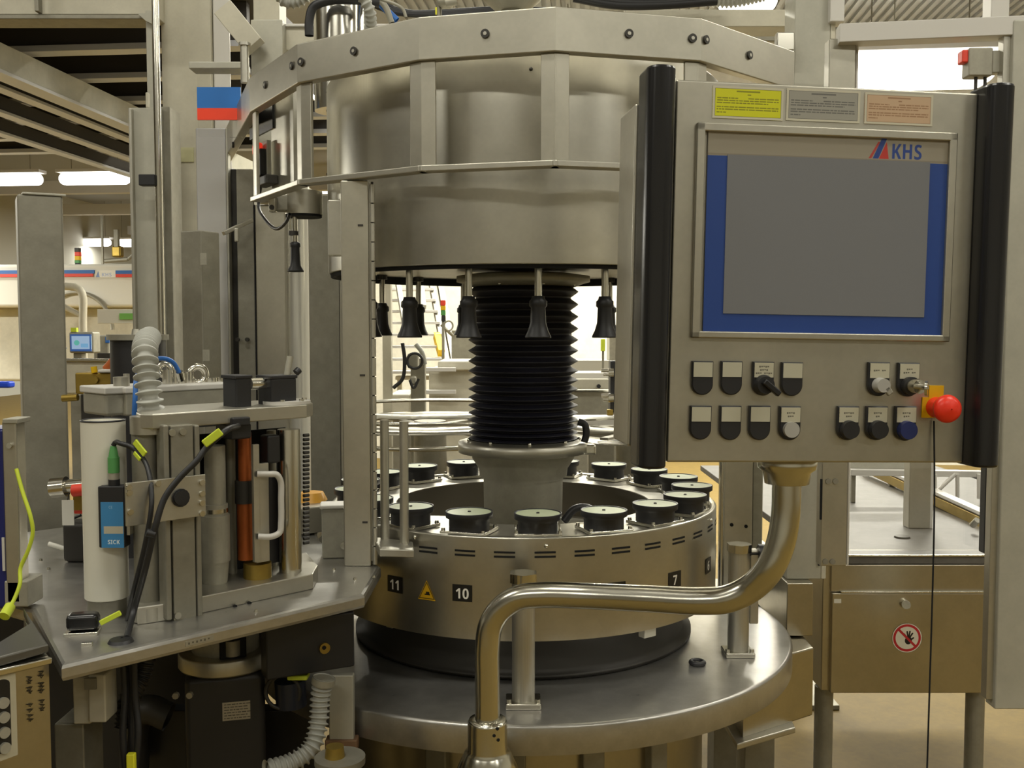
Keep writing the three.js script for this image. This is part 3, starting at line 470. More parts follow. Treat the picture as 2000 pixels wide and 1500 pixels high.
mk('tall_post', 'tall pale square post rising behind the operator panel', 'post', [['shaft', post(1552, 1622, -60, 80, 2.62, 0.1, at(1580, 1165, 2.45).y), M.painted], ['side_strip', post(1622, 1632, -60, 80, 2.62, 0.06, at(1580, 1165, 2.45).y), M.cream], ['joint_line', post(1600, 1604, 880, 1000, 2.615, 0.004, at(1602, 1105, 2.615).y, 0), M.hole]]);
mk('flat_post', 'flat steel post with two drilled holes behind the right hexagonal post', 'post', [['shaft', post(1414, 1470, 700, 980, 2.78, 0.05, platY), M.sheet], ['flange', post(1470, 1490, 700, 980, 2.79, 0.05, platY), M.dull], ['hole', [[1429, 1025], [1457, 1028]].map(([a, b]) => { const q = at(a, b, 2.779); return rod(q, q.clone().add(V(0, 0, 0.002)), 0.005, 12); }), M.hole], ['rod', (() => { const q = at(1409, 980, 2.74); return cyl(q.x, platY, q.z, 0.008, 0.008, at(1409, 900, 2.74).y - platY, 12); })(), M.polished]]);

// ---------------------------------------------------------------- hinged post with guide rods
const TAB = 1.10;
{
  const d = 2.07, y0 = TAB, yt = at(700, 352, d).y, a = at(668, 720, d).x, b = at(722, 720, d).x, hx = at(729, 720, d).x, hz = -d - 0.004, knuckles = [];
  for (let i = 0; i < 20; i++) { const h = (yt - y0 - 0.01) / 20; knuckles.push(['hinge_knuckle', cyl(hx, y0 + 0.004 + i * h, hz, 0.0055, 0.0055, h - 0.0025, 12), M.steel]); }
  mk('hinged_post', 'tall pale upright plate with a long piano hinge, left of the turntable', 'post', [
    ['plate', span(a, b, y0, yt, -d, -d - 0.035, 0.003), M.sheet], ['hinge_leaf', span(b, hx, y0 + 0.01, yt - 0.015, -d - 0.006, -d - 0.012, 0), M.steel], ['hinge_pin', cyl(hx, y0 + 0.003, hz, 0.0025, 0.0025, yt - y0 - 0.006, 8), M.dark],
    ['slot_mark', [[698, 440], [702, 733], [707, 1020]].map(([px, py]) => { const q = at(px + 6, py, d); return box(q.x, q.y, -d + 0.0005, 0.011, 0.004, 0.002, 0); }), M.dark], ...knuckles,
    ['shoulder', pbox(640, 390, 668, 500, d + 0.04, 0.02), M.steel]]);
  const py = at(770, 1068, 2.02).y, pl = [at(734, 1078, 2.06), at(742, 1080, 2.0), at(808, 1070, 1.99), at(806, 1052, 2.07), at(736, 1050, 2.115)].map(q => [q.x, q.z]);
  mk('rod_bracket', 'steel plate carrying two upright guide rods beside the hinged post', 'bracket', [
    ['plate', slabXZ(pl, py - 0.016, py, 0.002), M.steel],
    ['guide_rod', (() => { const q = at(751, 900, 2.1); return cyl(q.x, py, q.z, 0.0095, 0.0095, at(751, 820, 2.1).y - py, 20); })(), M.steel], ['guide_rod', (() => { const q = at(789, 900, 2.06); return cyl(q.x, py, q.z, 0.0095, 0.0095, at(789, 823, 2.06).y - py, 20); })(), M.steel]]);
  const g = onLevel(654, 1090, TAB); mk('galvanised_block', 'pale galvanised block standing left of the foot of the hinged post', 'block', [['body', box(g.x, TAB + 0.055, g.z - 0.02, 0.06, 0.11, 0.05, 0.004, 0.15), M.cast], ['lid', box(g.x, TAB + 0.113, g.z - 0.02, 0.068, 0.008, 0.058, 0.003, 0.15), M.joist], ['screw', rod(V(g.x + 0.022, TAB + 0.03, g.z + 0.004), V(g.x + 0.022, TAB + 0.03, g.z + 0.014), 0.008), M.polished]]);
}

// ---------------------------------------------------------------- table of the labelling station
const tp = (px, py) => { const q = onLevel(px, py, TAB); return [q.x, q.z]; };
const FA = onLevel(120, 1298, TAB), FB = onLevel(712, 1160, TAB);
mk('machine_table', 'thick grey steel machine table at left with a bright front edge', 'table', [
  ['top', slabXZ([tp(120, 1298), tp(712, 1160), tp(744, 1106), ...Array.from({ length: 8 }, (_, i) => { const t = -(39 + i * 8) * Math.PI / 180; return [C.x + 0.51 * Math.sin(t), C.z + 0.51 * Math.cos(t)]; }), tp(560, 1012), tp(250, 1012), tp(40, 1040), tp(-160, 1075), tp(-160, 1130), tp(62, 1190)], TAB - 0.028, TAB, 0.007), M.table],
  ['screw', [[500, 1195], [693, 1132], [730, 1128], [652, 1113], [80, 1095], [95, 1112]].map(([a, b]) => { const q = onLevel(a, b, TAB); return cyl(q.x, TAB, q.z, 0.004, 0.003, 0.004, 10); }), M.polished],
  ['stamped_code', (() => { const f = new Face(FA, FB), q = f.pt(390, 1252, -0.0005); return keep(new THREE.BoxGeometry(0.05, 0.008, 0.0008).rotateY(f.ry).translate(q.x, q.y, q.z)); })(), printed(256, 40, (c, w, h) => { c.fillStyle = '#8d8672'; c.fillRect(0, 0, w, h); c.fillStyle = '#4c4637'; for (let k = 0; k < 6; k++) c.fillRect(24 + k * 36, 10, 14, 18 - (k % 2) * 5); })]]);

// ---------------------------------------------------------------- labelling station on the table
const SP = new Face(onLevel(270, 1224, TAB), onLevel(612, 1150, TAB)), sn = SP.n;
{
  const yT = TAB;
  const offs = (px, py, o) => SP.pt(px, py, o);
  const bolt = (px, py, o, r = 0.006) => { const q = offs(px, py, o); return rod(q, q.clone().addScaledVector(sn, 0.004), r, 14); };
  const plate = (pts, y0, y1) => slabXZ(pts.map(([px, py, o]) => { const q = offs(px, py, o); return [q.x, q.z]; }), y0, y1, 0.002);
  const topY = offs(440, 800, 0).y, topL = offs(440, 828, 0).y;
  mk('labelling_station', 'steel labelling station with columns, rollers and a D handle', 'machine unit', [
    ['base_plate', plate([[268, 1200, 0.01], [330, 1200, -0.002], [612, 1200, -0.002], [622, 1200, 0.05], [600, 1200, 0.16], [268, 1200, 0.16]], yT, yT + 0.03), M.steel, [['hole', [[458, 1184], [486, 1178]].map(([a, b]) => bolt(a, b, -0.0035, 0.0035)), M.hole]]],
    ['top_plate', plate([[268, 900, 0.06], [276, 900, 0.02], [300, 900, 0.0], [600, 900, 0.0], [612, 900, 0.03], [590, 900, 0.16], [290, 900, 0.16]], topL, topY), M.steel],
    ['profile_column', [SP.box(337, 830, 381, 1213, -0.012, 0.04, 0.002), SP.box(323, 830, 334, 1213, -0.014, 0.03, 0.003), SP.box(384, 830, 394, 1213, -0.014, 0.03, 0.003)], M.dull, [['groove', SP.box(330, 834, 388, 1212, -0.004, 0.02, 0), M.hole], ['bolt', [bolt(332 + 3, 845, -0.012), bolt(356, 843, -0.012), bolt(346, 1202, -0.012)], M.steel]]],  // space between the ribs filled black to paint its shade
    ['round_column', [SP.cyl(288, 835, 1200, 0.045, 0.0235)], M.dull, [['column_foot', SP.cyl(290, 1180, 1206, 0.035, 0.033), M.steel], ['collar', SP.cyl(292, 812, 846, 0.04, 0.032), M.steel]]],
    ['chrome_column', SP.cyl(566, 838, 1140, 0.045, 0.0215), M.polished, [['column_foot', SP.cyl(560, 1130, 1156, 0.045, 0.04), M.steel]]],
    ['glue_roller', [SP.cyl(420, 870, 990, 0.07, 0.019), SP.cyl(420, 984, 1010, 0.07, 0.023, 0.023), SP.cyl(420, 1005, 1095, 0.07, 0.027, 0.027), SP.cyl(420, 1094, 1150, 0.07, 0.021, 0.026)], M.cast, [['roller_foot', SP.cyl(420, 1148, 1172, 0.07, 0.032), M.dark], ['band', SP.cyl(420, 992, 1000, 0.07, 0.0235), M.polished]]],
    ['copper_shaft', [SP.cyl(478, 845, 940, 0.065, 0.0125), SP.cyl(480, 980, 1092, 0.065, 0.0155)], M.copper, [['bearing', SP.cyl(478, 938, 982, 0.065, 0.018), M.dark], ['brass_foot', SP.cyl(503, 1098, 1146, 0.05, 0.026), M.brass], ['coupling', [SP.box(452, 828, 492, 858, 0.02, 0.06, 0.004), SP.box(455, 815, 490, 832, -0.01, 0.03, 0.003)], M.black]]],
    ['handle_plate', [SP.box(500, 905, 526, 1098, 0.015, 0.01, 0.001), SP.box(496, 868, 508, 1098, 0.012, 0.008, 0.001)], M.steel],
    ['handle', tube([offs(502, 926, 0.01), offs(526, 926, 0.0), offs(540, 927, -0.005), offs(548, 940, -0.005), offs(549, 975, -0.005), offs(549, 1020, -0.005), offs(546, 1040, -0.005), offs(530, 1048, -0.002), offs(504, 1048, 0.01)], 0.0058, 70, 12), M.joist],
    ['black_guide', [SP.box(523, 850, 548, 905, 0.03, 0.03, 0.004), SP.box(526, 930, 546, 1100, 0.06, 0.02, 0.002)], M.black],
    ['chain', Array.from({ length: 26 }, (_, i) => { const q = offs(598, 850 + i * 8.4, 0.07); return rod(q.clone().addScaledVector(SP.dir, -0.006), q.clone().addScaledVector(SP.dir, 0.006), 0.0034, 8); }), M.dark],
    ['wall_plate', SP.box(300, 845, 560, 1180, 0.13, 0.004, 0), M.hole],  // black sheet stands for the shade in the gaps between columns
    ['roller_column', [SP.cyl(452, 840, 1170, 0.11, 0.009), SP.cyl(532, 840, 1170, 0.11, 0.009)], M.dull]]);
  mk('sensor_plate', 'square edged steel mounting plate with a black knob in front of the columns', 'plate', [
    ['plate', SP.box(246, 935, 402, 1018, -0.032, 0.005, 0.001), M.steel], ['black_knob', bolt(352, 972, -0.032, 0.0155), M.black, [['knob_face', bolt(352, 972, -0.036, 0.012), M.black]]],
    ['screw', [[308, 944], [394, 942], [394, 964], [394, 982], [394, 1003], [308, 1008], [251, 952], [252, 962], [254, 1000]].map(([a, b]) => bolt(a, b, -0.032, 0.005)), M.polished],
    ['standoff', [SP.box(338, 940, 380, 1015, -0.027, 0.016, 0)], M.dull]]);
  // gearbox and parts on top
  const GB = new Face(at(206, 790, 1.86), at(460, 780, 2.06));
  mk('gearbox', 'pale metal gearbox housing on top of the labelling station', 'gearbox', [
    ['housing', [GB.box(246, 762, 458, 806, 0.0, 0.12, 0.004), GB.box(206, 768, 250, 812, 0.01, 0.1, 0.006)], M.cast], ['lid', [GB.box(244, 752, 461, 764, -0.004, 0.13, 0.003), GB.box(204, 756, 252, 770, 0.006, 0.11, 0.003)], M.joist],
    ['support', GB.box(300, 800, 455, 836, 0.02, 0.1, 0.002), M.dark],
    ['mouth', GB.box(312, 800, 400, 812, -0.002, 0.03, 0.006), M.hole],
    ['fitting', [GB.cyl(333, 722, 754, 0.05, 0.016), GB.cyl(352, 730, 754, 0.05, 0.01), GB.cyl(366, 726, 754, 0.06, 0.012), GB.cyl(412, 738, 754, 0.05, 0.012), GB.cyl(428, 736, 754, 0.06, 0.01)], M.polished],
    ['lifting_eye', (() => { const q = GB.pt(386, 732, 0.06); return new THREE.TorusGeometry(0.017, 0.0075, 12, 28).rotateY(0.7).translate(q.x, q.y, q.z); })(), M.polished],
    ['lifting_eye', (() => { const q = GB.pt(322, 722, 0.06); return new THREE.TorusGeometry(0.012, 0.006, 10, 24).rotateY(0.1).translate(q.x, q.y, q.z); })(), M.polished],
    ['stud', [GB.cyl(236, 736, 756, 0.04, 0.014), GB.cyl(247, 730, 756, 0.05, 0.006)], M.steel]]);
  const clampAt = (px0, px1, lab, rodTop) => {
    const parts = [['block', SP.box(px0, 738, px1, 803, 0.03, 0.05, 0.004), M.black], ['cap', SP.box(px0 - 2, 733, px1 + 2, 740, 0.028, 0.054, 0.002), M.black]];
    if (rodTop) parts.push(['pin', rod(offs(560, 738, 0.05), offs(567, 696, 0.05), 0.006), M.cast], ['knob', rod(offs(578, 728, 0.05), offs(584, 722, 0.05), 0.007), M.black]);
    else parts.push(['silver_shaft', rod(offs(488, 750, 0.055), offs(530, 748, 0.055), 0.011), M.polished]);
    mk('clamp_block', lab, 'clamp', parts);
  };
  clampAt(461, 492, 'left black clamp block with a silver shaft on the station top', false);
  clampAt(530, 580, 'right black clamp block with a grey pin on the station top', true);
  mk('bearing_cover', 'flat round bearing cover with screws at the right end of the station top', 'cover', [['disc', (() => { const q = offs(560, 806, 0.045); return cyl(q.x, topY, q.z, 0.045, 0.045, 0.006, 36); })(), M.joist], ['screw', [-1, 0, 1, 2].map(i => { const q = offs(560, 806, 0.045); return cyl(q.x + 0.036 * Math.sin(i * 1.1), topY + 0.006, q.z + 0.036 * Math.cos(i * 1.1), 0.005, 0.005, 0.004, 8); }), M.polished]]);
}
// white tube with the blue sensor
{
  const q = onLevel(210, 1200, TAB), d = -q.z, r = 0.0365, y0 = at(205, 1166, d).y, y1 = at(200, 822, d).y;
  mk('white_tube', 'white plastic tube standing upright on the table', 'tube', [
    ['tube', lathe([[r - 0.002, y0], [r, y0 + 0.002], [r, y1], [r - 0.003, y1 + 0.001], [r - 0.003, y1 - 0.06]], q.x, 0, q.z, 48), M.plasticWhite], ['rim', new THREE.TorusGeometry(r - 0.001, 0.0018, 8, 48).rotateX(Math.PI / 2).translate(q.x, y1 + 0.001, q.z), M.black], ['lid', cyl(q.x, y1 - 0.006, q.z, r - 0.004, r - 0.004, 0.004, 40), M.white],
    ['socket', lathe([[r - 0.004, TAB], [r - 0.004, y0 + 0.004]], q.x, 0, q.z, 40), M.dull]]);
  const z = q.z + r + 0.012, D = -z, sl = at(192, 1000, D).x, sr = at(243, 1000, D).x, st = at(216, 950, D).y, sb = at(216, 1070, D).y, sm = (sl + sr) / 2;
  mk('light_sensor', 'black and blue light sensor with a green plug in front of the white tube', 'sensor', [
    ['body', box(sm, (st + sb) / 2, z - 0.012, sr - sl, st - sb, 0.026, 0.002), M.black],
    ['label', front(sm + 0.002, (st + sb) / 2 - 0.013, z + 0.0018, (sr - sl) * 0.86, (st - sb) * 0.74), printed(256, 512, (c, w, h) => { c.fillStyle = '#3d83b8'; c.fillRect(0, 0, w, h); c.fillStyle = '#b9b39f'; c.fillRect(30, 270, 220, 84); c.fillStyle = '#9cc3dd'; c.font = '40px sans-serif'; c.fillText('CE', 90, 70); c.fillText('❯❯', 80, 130); c.font = 'bold 64px sans-serif'; c.fillStyle = '#d6e2e6'; c.fillText('SICK', 70, 470); }, 0.4)],
    ['green_plug', [cyl(sm + 0.001, at(213, 925, D).y, z - 0.012, 0.0095, 0.0095, at(213, 895, D).y - at(213, 925, D).y, 16), cyl(sm + 0.001, at(213, 895, D).y, z - 0.012, 0.0085, 0.005, at(213, 873, D).y - at(213, 895, D).y, 14)], M.green], ['plug_nut', cyl(sm + 0.001, at(213, 938, D).y, z - 0.012, 0.009, 0.009, at(213, 924, D).y - at(213, 938, D).y, 14), M.cast], ['plug_neck', cyl(sm + 0.001, st, z - 0.012, 0.0095, 0.0095, at(213, 938, D).y - st, 14), M.black],
    ['side_plate', box(sr + 0.004, (st + sb) / 2 + 0.01, z - 0.014, 0.006, (st - sb) * 0.8, 0.02, 0.001), M.steel]]);
  const top = V(sm + 0.001, at(213, 872, D).y, z - 0.012), c = (px, py, dd) => at(px, py, dd);
  mk('sensor_cable', 'black cable bowing from the green plug down to the table', 'cable', [
    ['cable', tube([top, top.clone().add(V(0.004, 0.006, 0)), c(235, 866, D), c(258, 874, D), c(282, 900, D - 0.01), c(293, 935, D - 0.03), c(296, 985, D - 0.05), c(284, 1060, D - 0.05), c(262, 1150, D - 0.03), c(243, 1235, D + 0.02), V(onLevel(238, 1252, TAB).x, TAB + 0.002, onLevel(238, 1252, TAB).z)], 0.0042, 90, 10), M.black],
    ['yellow_tag', [bar(c(263, 862, D - 0.006), c(284, 888, D - 0.015), 0.004, 0.011), bar(c(262, 884, D - 0.006), c(274, 898, D - 0.015), 0.003, 0.007)], M.lime]]);
  mk('roller_cable', 'thick black cable slanting from the yellow tag across the knob plate', 'cable', [
    ['cable', tube([SP.pt(465, 832, -0.02), c(436, 845, D - 0.02), c(402, 876, D - 0.03), c(384, 900, D - 0.04), c(352, 932, D - 0.05), c(322, 972, D - 0.06), c(303, 1030, D - 0.07), c(284, 1110, D - 0.06), c(262, 1190, D - 0.03), V(onLevel(248, 1248, TAB).x, TAB + 0.002, onLevel(248, 1248, TAB).z)], 0.0052, 90, 10), M.black],
    ['yellow_tag', bar(c(398, 868, D - 0.035), c(432, 842, D - 0.028), 0.006, 0.014), M.lime], ['cable_tie', [rod(c(286, 1040, D - 0.075), c(302, 1044, D - 0.07), 0.007, 8)], M.black]]);
  const gg = onLevel(236, 1254, TAB); mk('cable_grommet', 'flat black cable grommet in the table at the foot of the cables', 'grommet', [['ring', cyl(gg.x, TAB, gg.z, 0.02, 0.017, 0.005, 24), M.black]]);
  const k = onLevel(158, 1240, TAB); mk('cable_clip', 'small black cable clip with a yellow tag on the table corner', 'clip', [['block', box(k.x, TAB + 0.02, k.z - 0.01, 0.05, 0.028, 0.03, 0.008, 0.2), M.blackGloss], ['base', box(k.x, TAB + 0.003, k.z - 0.008, 0.052, 0.006, 0.036, 0.001, 0.2), M.polished], ['yellow_tag', bar(V(k.x + 0.03, TAB + 0.018, k.z - 0.004), V(k.x + 0.062, TAB + 0.034, k.z - 0.01), 0.005, 0.009), M.lime]]);
  const k2 = onLevel(170, 1262, TAB); mk('small_clamp', 'tiny metal clamp lying on the table corner', 'clamp', [['bar', box(k2.x, TAB + 0.003, k2.z, 0.017, 0.006, 0.007, 0.001, 0.2), M.polished]]);
}
// hoses and fittings behind the tube
{
  const q = (px, py, d) => at(px, py, d);
  mk('grey_hose', 'grey corrugated hose hanging over the labelling station', 'hose', [['hose', hose([q(292, 660, 2.02), q(286, 668, 1.88), q(283, 690, 1.8), q(286, 730, 1.78), q(292, 775, 1.77), q(298, 828, 1.78)], 0.0190, 0.0042, 0.0150), M.hoseGrey]]);
  mk('blue_hose', 'thin blue air hose arching beside the grey corrugated hose', 'hose', [['hose', tube([q(262, 824, 1.84), q(264, 775, 1.84), q(268, 735, 1.86), q(290, 705, 1.9), q(318, 700, 1.93), q(338, 708, 1.95), q(350, 727, 1.96)], 0.0046, 60, 10), M.blue], ['fitting', rod(q(350, 726, 1.96), q(354, 742, 1.97), 0.007), M.polished]]);
  const m = q(270, 700, 2.2); mk('black_canister', 'black round canister with a flat metal cover behind the grey hose', 'canister', [['body', cyl(m.x, TAB, m.z, 0.058, 0.058, q(270, 664, 2.2).y - TAB, 40), M.black], ['cover', cyl(m.x, q(270, 664, 2.2).y, m.z, 0.065, 0.065, 0.012, 40), M.dull], ['nut', [cyl(m.x + 0.045, q(270, 664, 2.2).y - 0.06, m.z + 0.05, 0.01, 0.01, 0.06, 12), cyl(m.x + 0.005, q(270, 664, 2.2).y + 0.012, m.z + 0.02, 0.012, 0.01, 0.012, 8)], M.steel]]);
  mk('brass_block', 'brass coloured machine block with a copper pin, left of the gearbox', 'block', [['block', pbox(146, 728, 240, 770, 2.25, 0.1, 0.004), M.brass, [['bolt', (() => { const z = q(187, 742, 2.249); return rod(z, z.clone().add(V(0, 0, 0.008)), 0.008, 12); })(), M.brass]]], ['copper_pin', rod(q(208, 722, 2.28), q(222, 706, 2.28), 0.011), M.copper], ['cover', pbox(190, 722, 245, 728, 2.24, 0.1), M.joist], ['stand', post(160, 205, 770, 900, 2.3, 0.05, TAB), M.dark], ['side_rod', rod(q(122, 778, 2.26), q(152, 776, 2.26), 0.008), M.brass], ['yellow_plug', rod(q(183, 716, 2.25), q(185, 728, 2.25), 0.007), M.amber], ['stand_foot', post(140, 162, 770, 900, 2.31, 0.05, TAB), M.dull]]);
  mk('chrome_valve', 'chrome valve with red rings sticking out behind the white tube', 'valve', [['barrel', rod(q(102, 953, 2.05), q(130, 950, 2.05), 0.021, 24), M.polished], ['nut', rod(q(128, 950, 2.05), q(172, 946, 2.05), 0.014, 8), M.polished], ['red_ring', [rod(q(143, 958, 2.04), q(166, 956, 2.04), 0.013, 16), pbox(143, 996, 162, 1004, 2.06, 0.03)], M.redMark], ['brown_body', pbox(142, 968, 170, 998, 2.06, 0.04), M.brass], ['stand', post(120, 172, 1022, 1050, 2.1, 0.06, TAB, 0.01), M.dark]]);
  mk('white_tag', 'white paper tag hanging under the chrome valve', 'tag', [['tag', pbox(121, 977, 144, 1026, 2.03, 0.002, 0), M.white], ['string', rod(q(132, 977, 2.032), q(135, 962, 2.035), 0.0012, 6), M.dark]]);
  mk('white_plug', 'white cable plug with a yellow sleeve lying behind the white tube', 'plug', [['cable', tube([q(95, 1062, 2.12), q(112, 1067, 2.12), q(130, 1071, 2.12), q(136, 1062, 2.12)], 0.005, 20, 10), M.white], ['yellow_sleeve', rod(q(131, 1048, 2.12), q(137, 1024, 2.12), 0.006), M.lime], ['lead', tube([q(137, 1026, 2.12), q(142, 1014, 2.12), q(158, 1006, 2.12)], 0.003, 16, 8), M.black]]);
  mk('honeycomb_part', 'yellow grooved block on a steel block, seen behind the station', 'block', [['steel_block', slabXZ([[q(590, 990, 2.42).x, -2.36], [q(644, 990, 2.42).x, -2.4], [q(634, 990, 2.55).x, -2.55], [q(580, 990, 2.55).x, -2.55]], q(610, 1035, 2.42).y, q(610, 985, 2.42).y, 0.003), M.steel], ['yellow_top', cyl(q(607, 980, 2.46).x, q(610, 985, 2.42).y, -2.47, 0.042, 0.03, 0.022, 6), M.orangeTape], ['foot', pbox(600, 1030, 625, 1037, 2.45, 0.05), M.black]]);
}
// blue unit at the left picture edge
{
  const q = onLevel(20, 1190, TAB), d = -q.z;
  mk('edge_unit', 'dark blue unit with a grey upright bracket at the left picture edge', 'machine unit', [
    ['blue_body', span(at(-70, 1000, d).x, at(12, 1000, d).x, TAB, at(0, 838, d).y, -d, -d - 0.08, 0.006), M.blueTint, [['bright_strip', pbox(4, 1050, 9, 1115, d - 0.002, 0.004, 0), M.joist]]],
    ['bracket', span(at(10, 1000, d).x, at(38, 1000, d).x, TAB + 0.012, at(20, 822, d).y, -d + 0.004, -d - 0.03, 0.003), M.sheet, [['screw', (() => { const s = at(20, 870, d - 0.004); return rod(s, s.clone().add(V(0, 0, 0.005)), 0.005, 10); })(), M.polished]]], ['bracket_cap', pbox(4, 818, 34, 828, d - 0.008, 0.05, 0.002), M.cast], ['foot', pbox(8, 1135, 54, 1186, d - 0.004, 0.06, 0.003), M.cast]]);
  mk('ground_wire', 'yellow green ground wire bowing down beside the grey bracket', 'wire', [['wire', tube([at(32, 916, d - 0.02), at(44, 960, d - 0.03), at(60, 1010, d - 0.04), at(64, 1040, d - 0.04), at(55, 1075, d - 0.04), at(40, 1110, d - 0.04), at(39, 1140, d - 0.05), at(28, 1170, d - 0.06), at(18, 1188, d - 0.07)], 0.0035, 60, 8), M.lime], ['plug', rod(at(20, 1184, d - 0.07), at(8, 1204, d - 0.09), 0.009), M.lime]]);
}
// keypad cabinet in the left foreground
{
  const d = 1.45, F1 = new Face(at(-40, 1380, 1.38), at(102, 1380, 1.47)), yT = F1.pt(60, 1290, 0).y, xa = F1.pt(-90, 1400, 0), xb = F1.pt(98, 1400, 0), back = V(0, 0, -0.22);
  const key = printed(96, 512, (c, w, h) => { c.fillStyle = '#b3ac94'; c.fillRect(0, 0, w, h); c.fillStyle = '#17150f'; c.beginPath(); c.roundRect(-40, 40, 114, 430, 36); c.fill(); });
  mk('keypad_cabinet', 'bronze toned cabinet with a keypad and handwriting, lower left corner', 'cabinet', [
    ['body', slabXZ([[xa.x, xa.z], [xb.x, xb.z], [xb.x - 0.13, xb.z - 0.19], [xa.x, xa.z - 0.22]], 0, yT, 0.003), M.cabinetSteel],
    ['lip', bar(F1.pt(-90, 1333, -0.004), F1.pt(98, 1289, -0.004), 0.012, 0.01), M.polished],
    ['lid', slabXZ([[xa.x, xa.z], [xb.x, xb.z], [xb.x - 0.13, xb.z - 0.19], [xa.x, xa.z - 0.22]], yT + 0.004, yT + 0.018, 0.003), std(L(0.13, 0.125, 0.11), 0.4, 0.7)],
    ['keypad', (() => { const a = F1.pt(-20, 1395, -0.003), b = F1.pt(30, 1395, -0.003), t = F1.pt(5, 1312, -0.003).y, l = F1.pt(5, 1484, -0.003).y; return keep(new THREE.BoxGeometry(a.distanceTo(b), t - l, 0.004).rotateY(F1.ry).translate((a.x + b.x) / 2, (t + l) / 2, (a.z + b.z) / 2)); })(), key, [['button', [1372, 1400, 1430, 1460].map((py, i) => { const p = F1.pt(4 + i, py, -0.004); return rod(p, p.clone().addScaledVector(F1.n, 0.006), 0.008, 20); }), M.cast]]],
    ['handwriting', (() => { const a = F1.pt(44, 1365, -0.0004), b = F1.pt(92, 1365, -0.0004), t = F1.pt(70, 1308, 0).y, l = F1.pt(70, 1420, 0).y; return keep(new THREE.PlaneGeometry(a.distanceTo(b), t - l).rotateY(F1.ry).translate((a.x + b.x) / 2, (t + l) / 2, (a.z + b.z) / 2).translate(F1.n.x * 0.0012, 0, F1.n.z * 0.0012)); })(), (() => { const m = printed(160, 384, (c, w, h) => { c.clearRect(0, 0, w, h); c.strokeStyle = c.fillStyle = '#1d160a'; c.lineWidth = 6; c.lineCap = 'round'; for (const [x0, ys] of [[118, [20, 46, 96, 120, 146, 214, 240, 268]], [44, [30, 58, 104, 126, 214, 250, 284, 312]]]) for (const y of ys) { c.beginPath(); c.moveTo(x0 - 16 + rnd() * 8, y); c.lineTo(x0 + 16, y + rnd() * 10); c.lineTo(x0 - 4 + rnd() * 10, y + 16); c.lineTo(x0 + 12 - rnd() * 20, y + 18); c.stroke(); } }); m.transparent = true; m.alphaTest = 0.4; return m; })()]]);
}
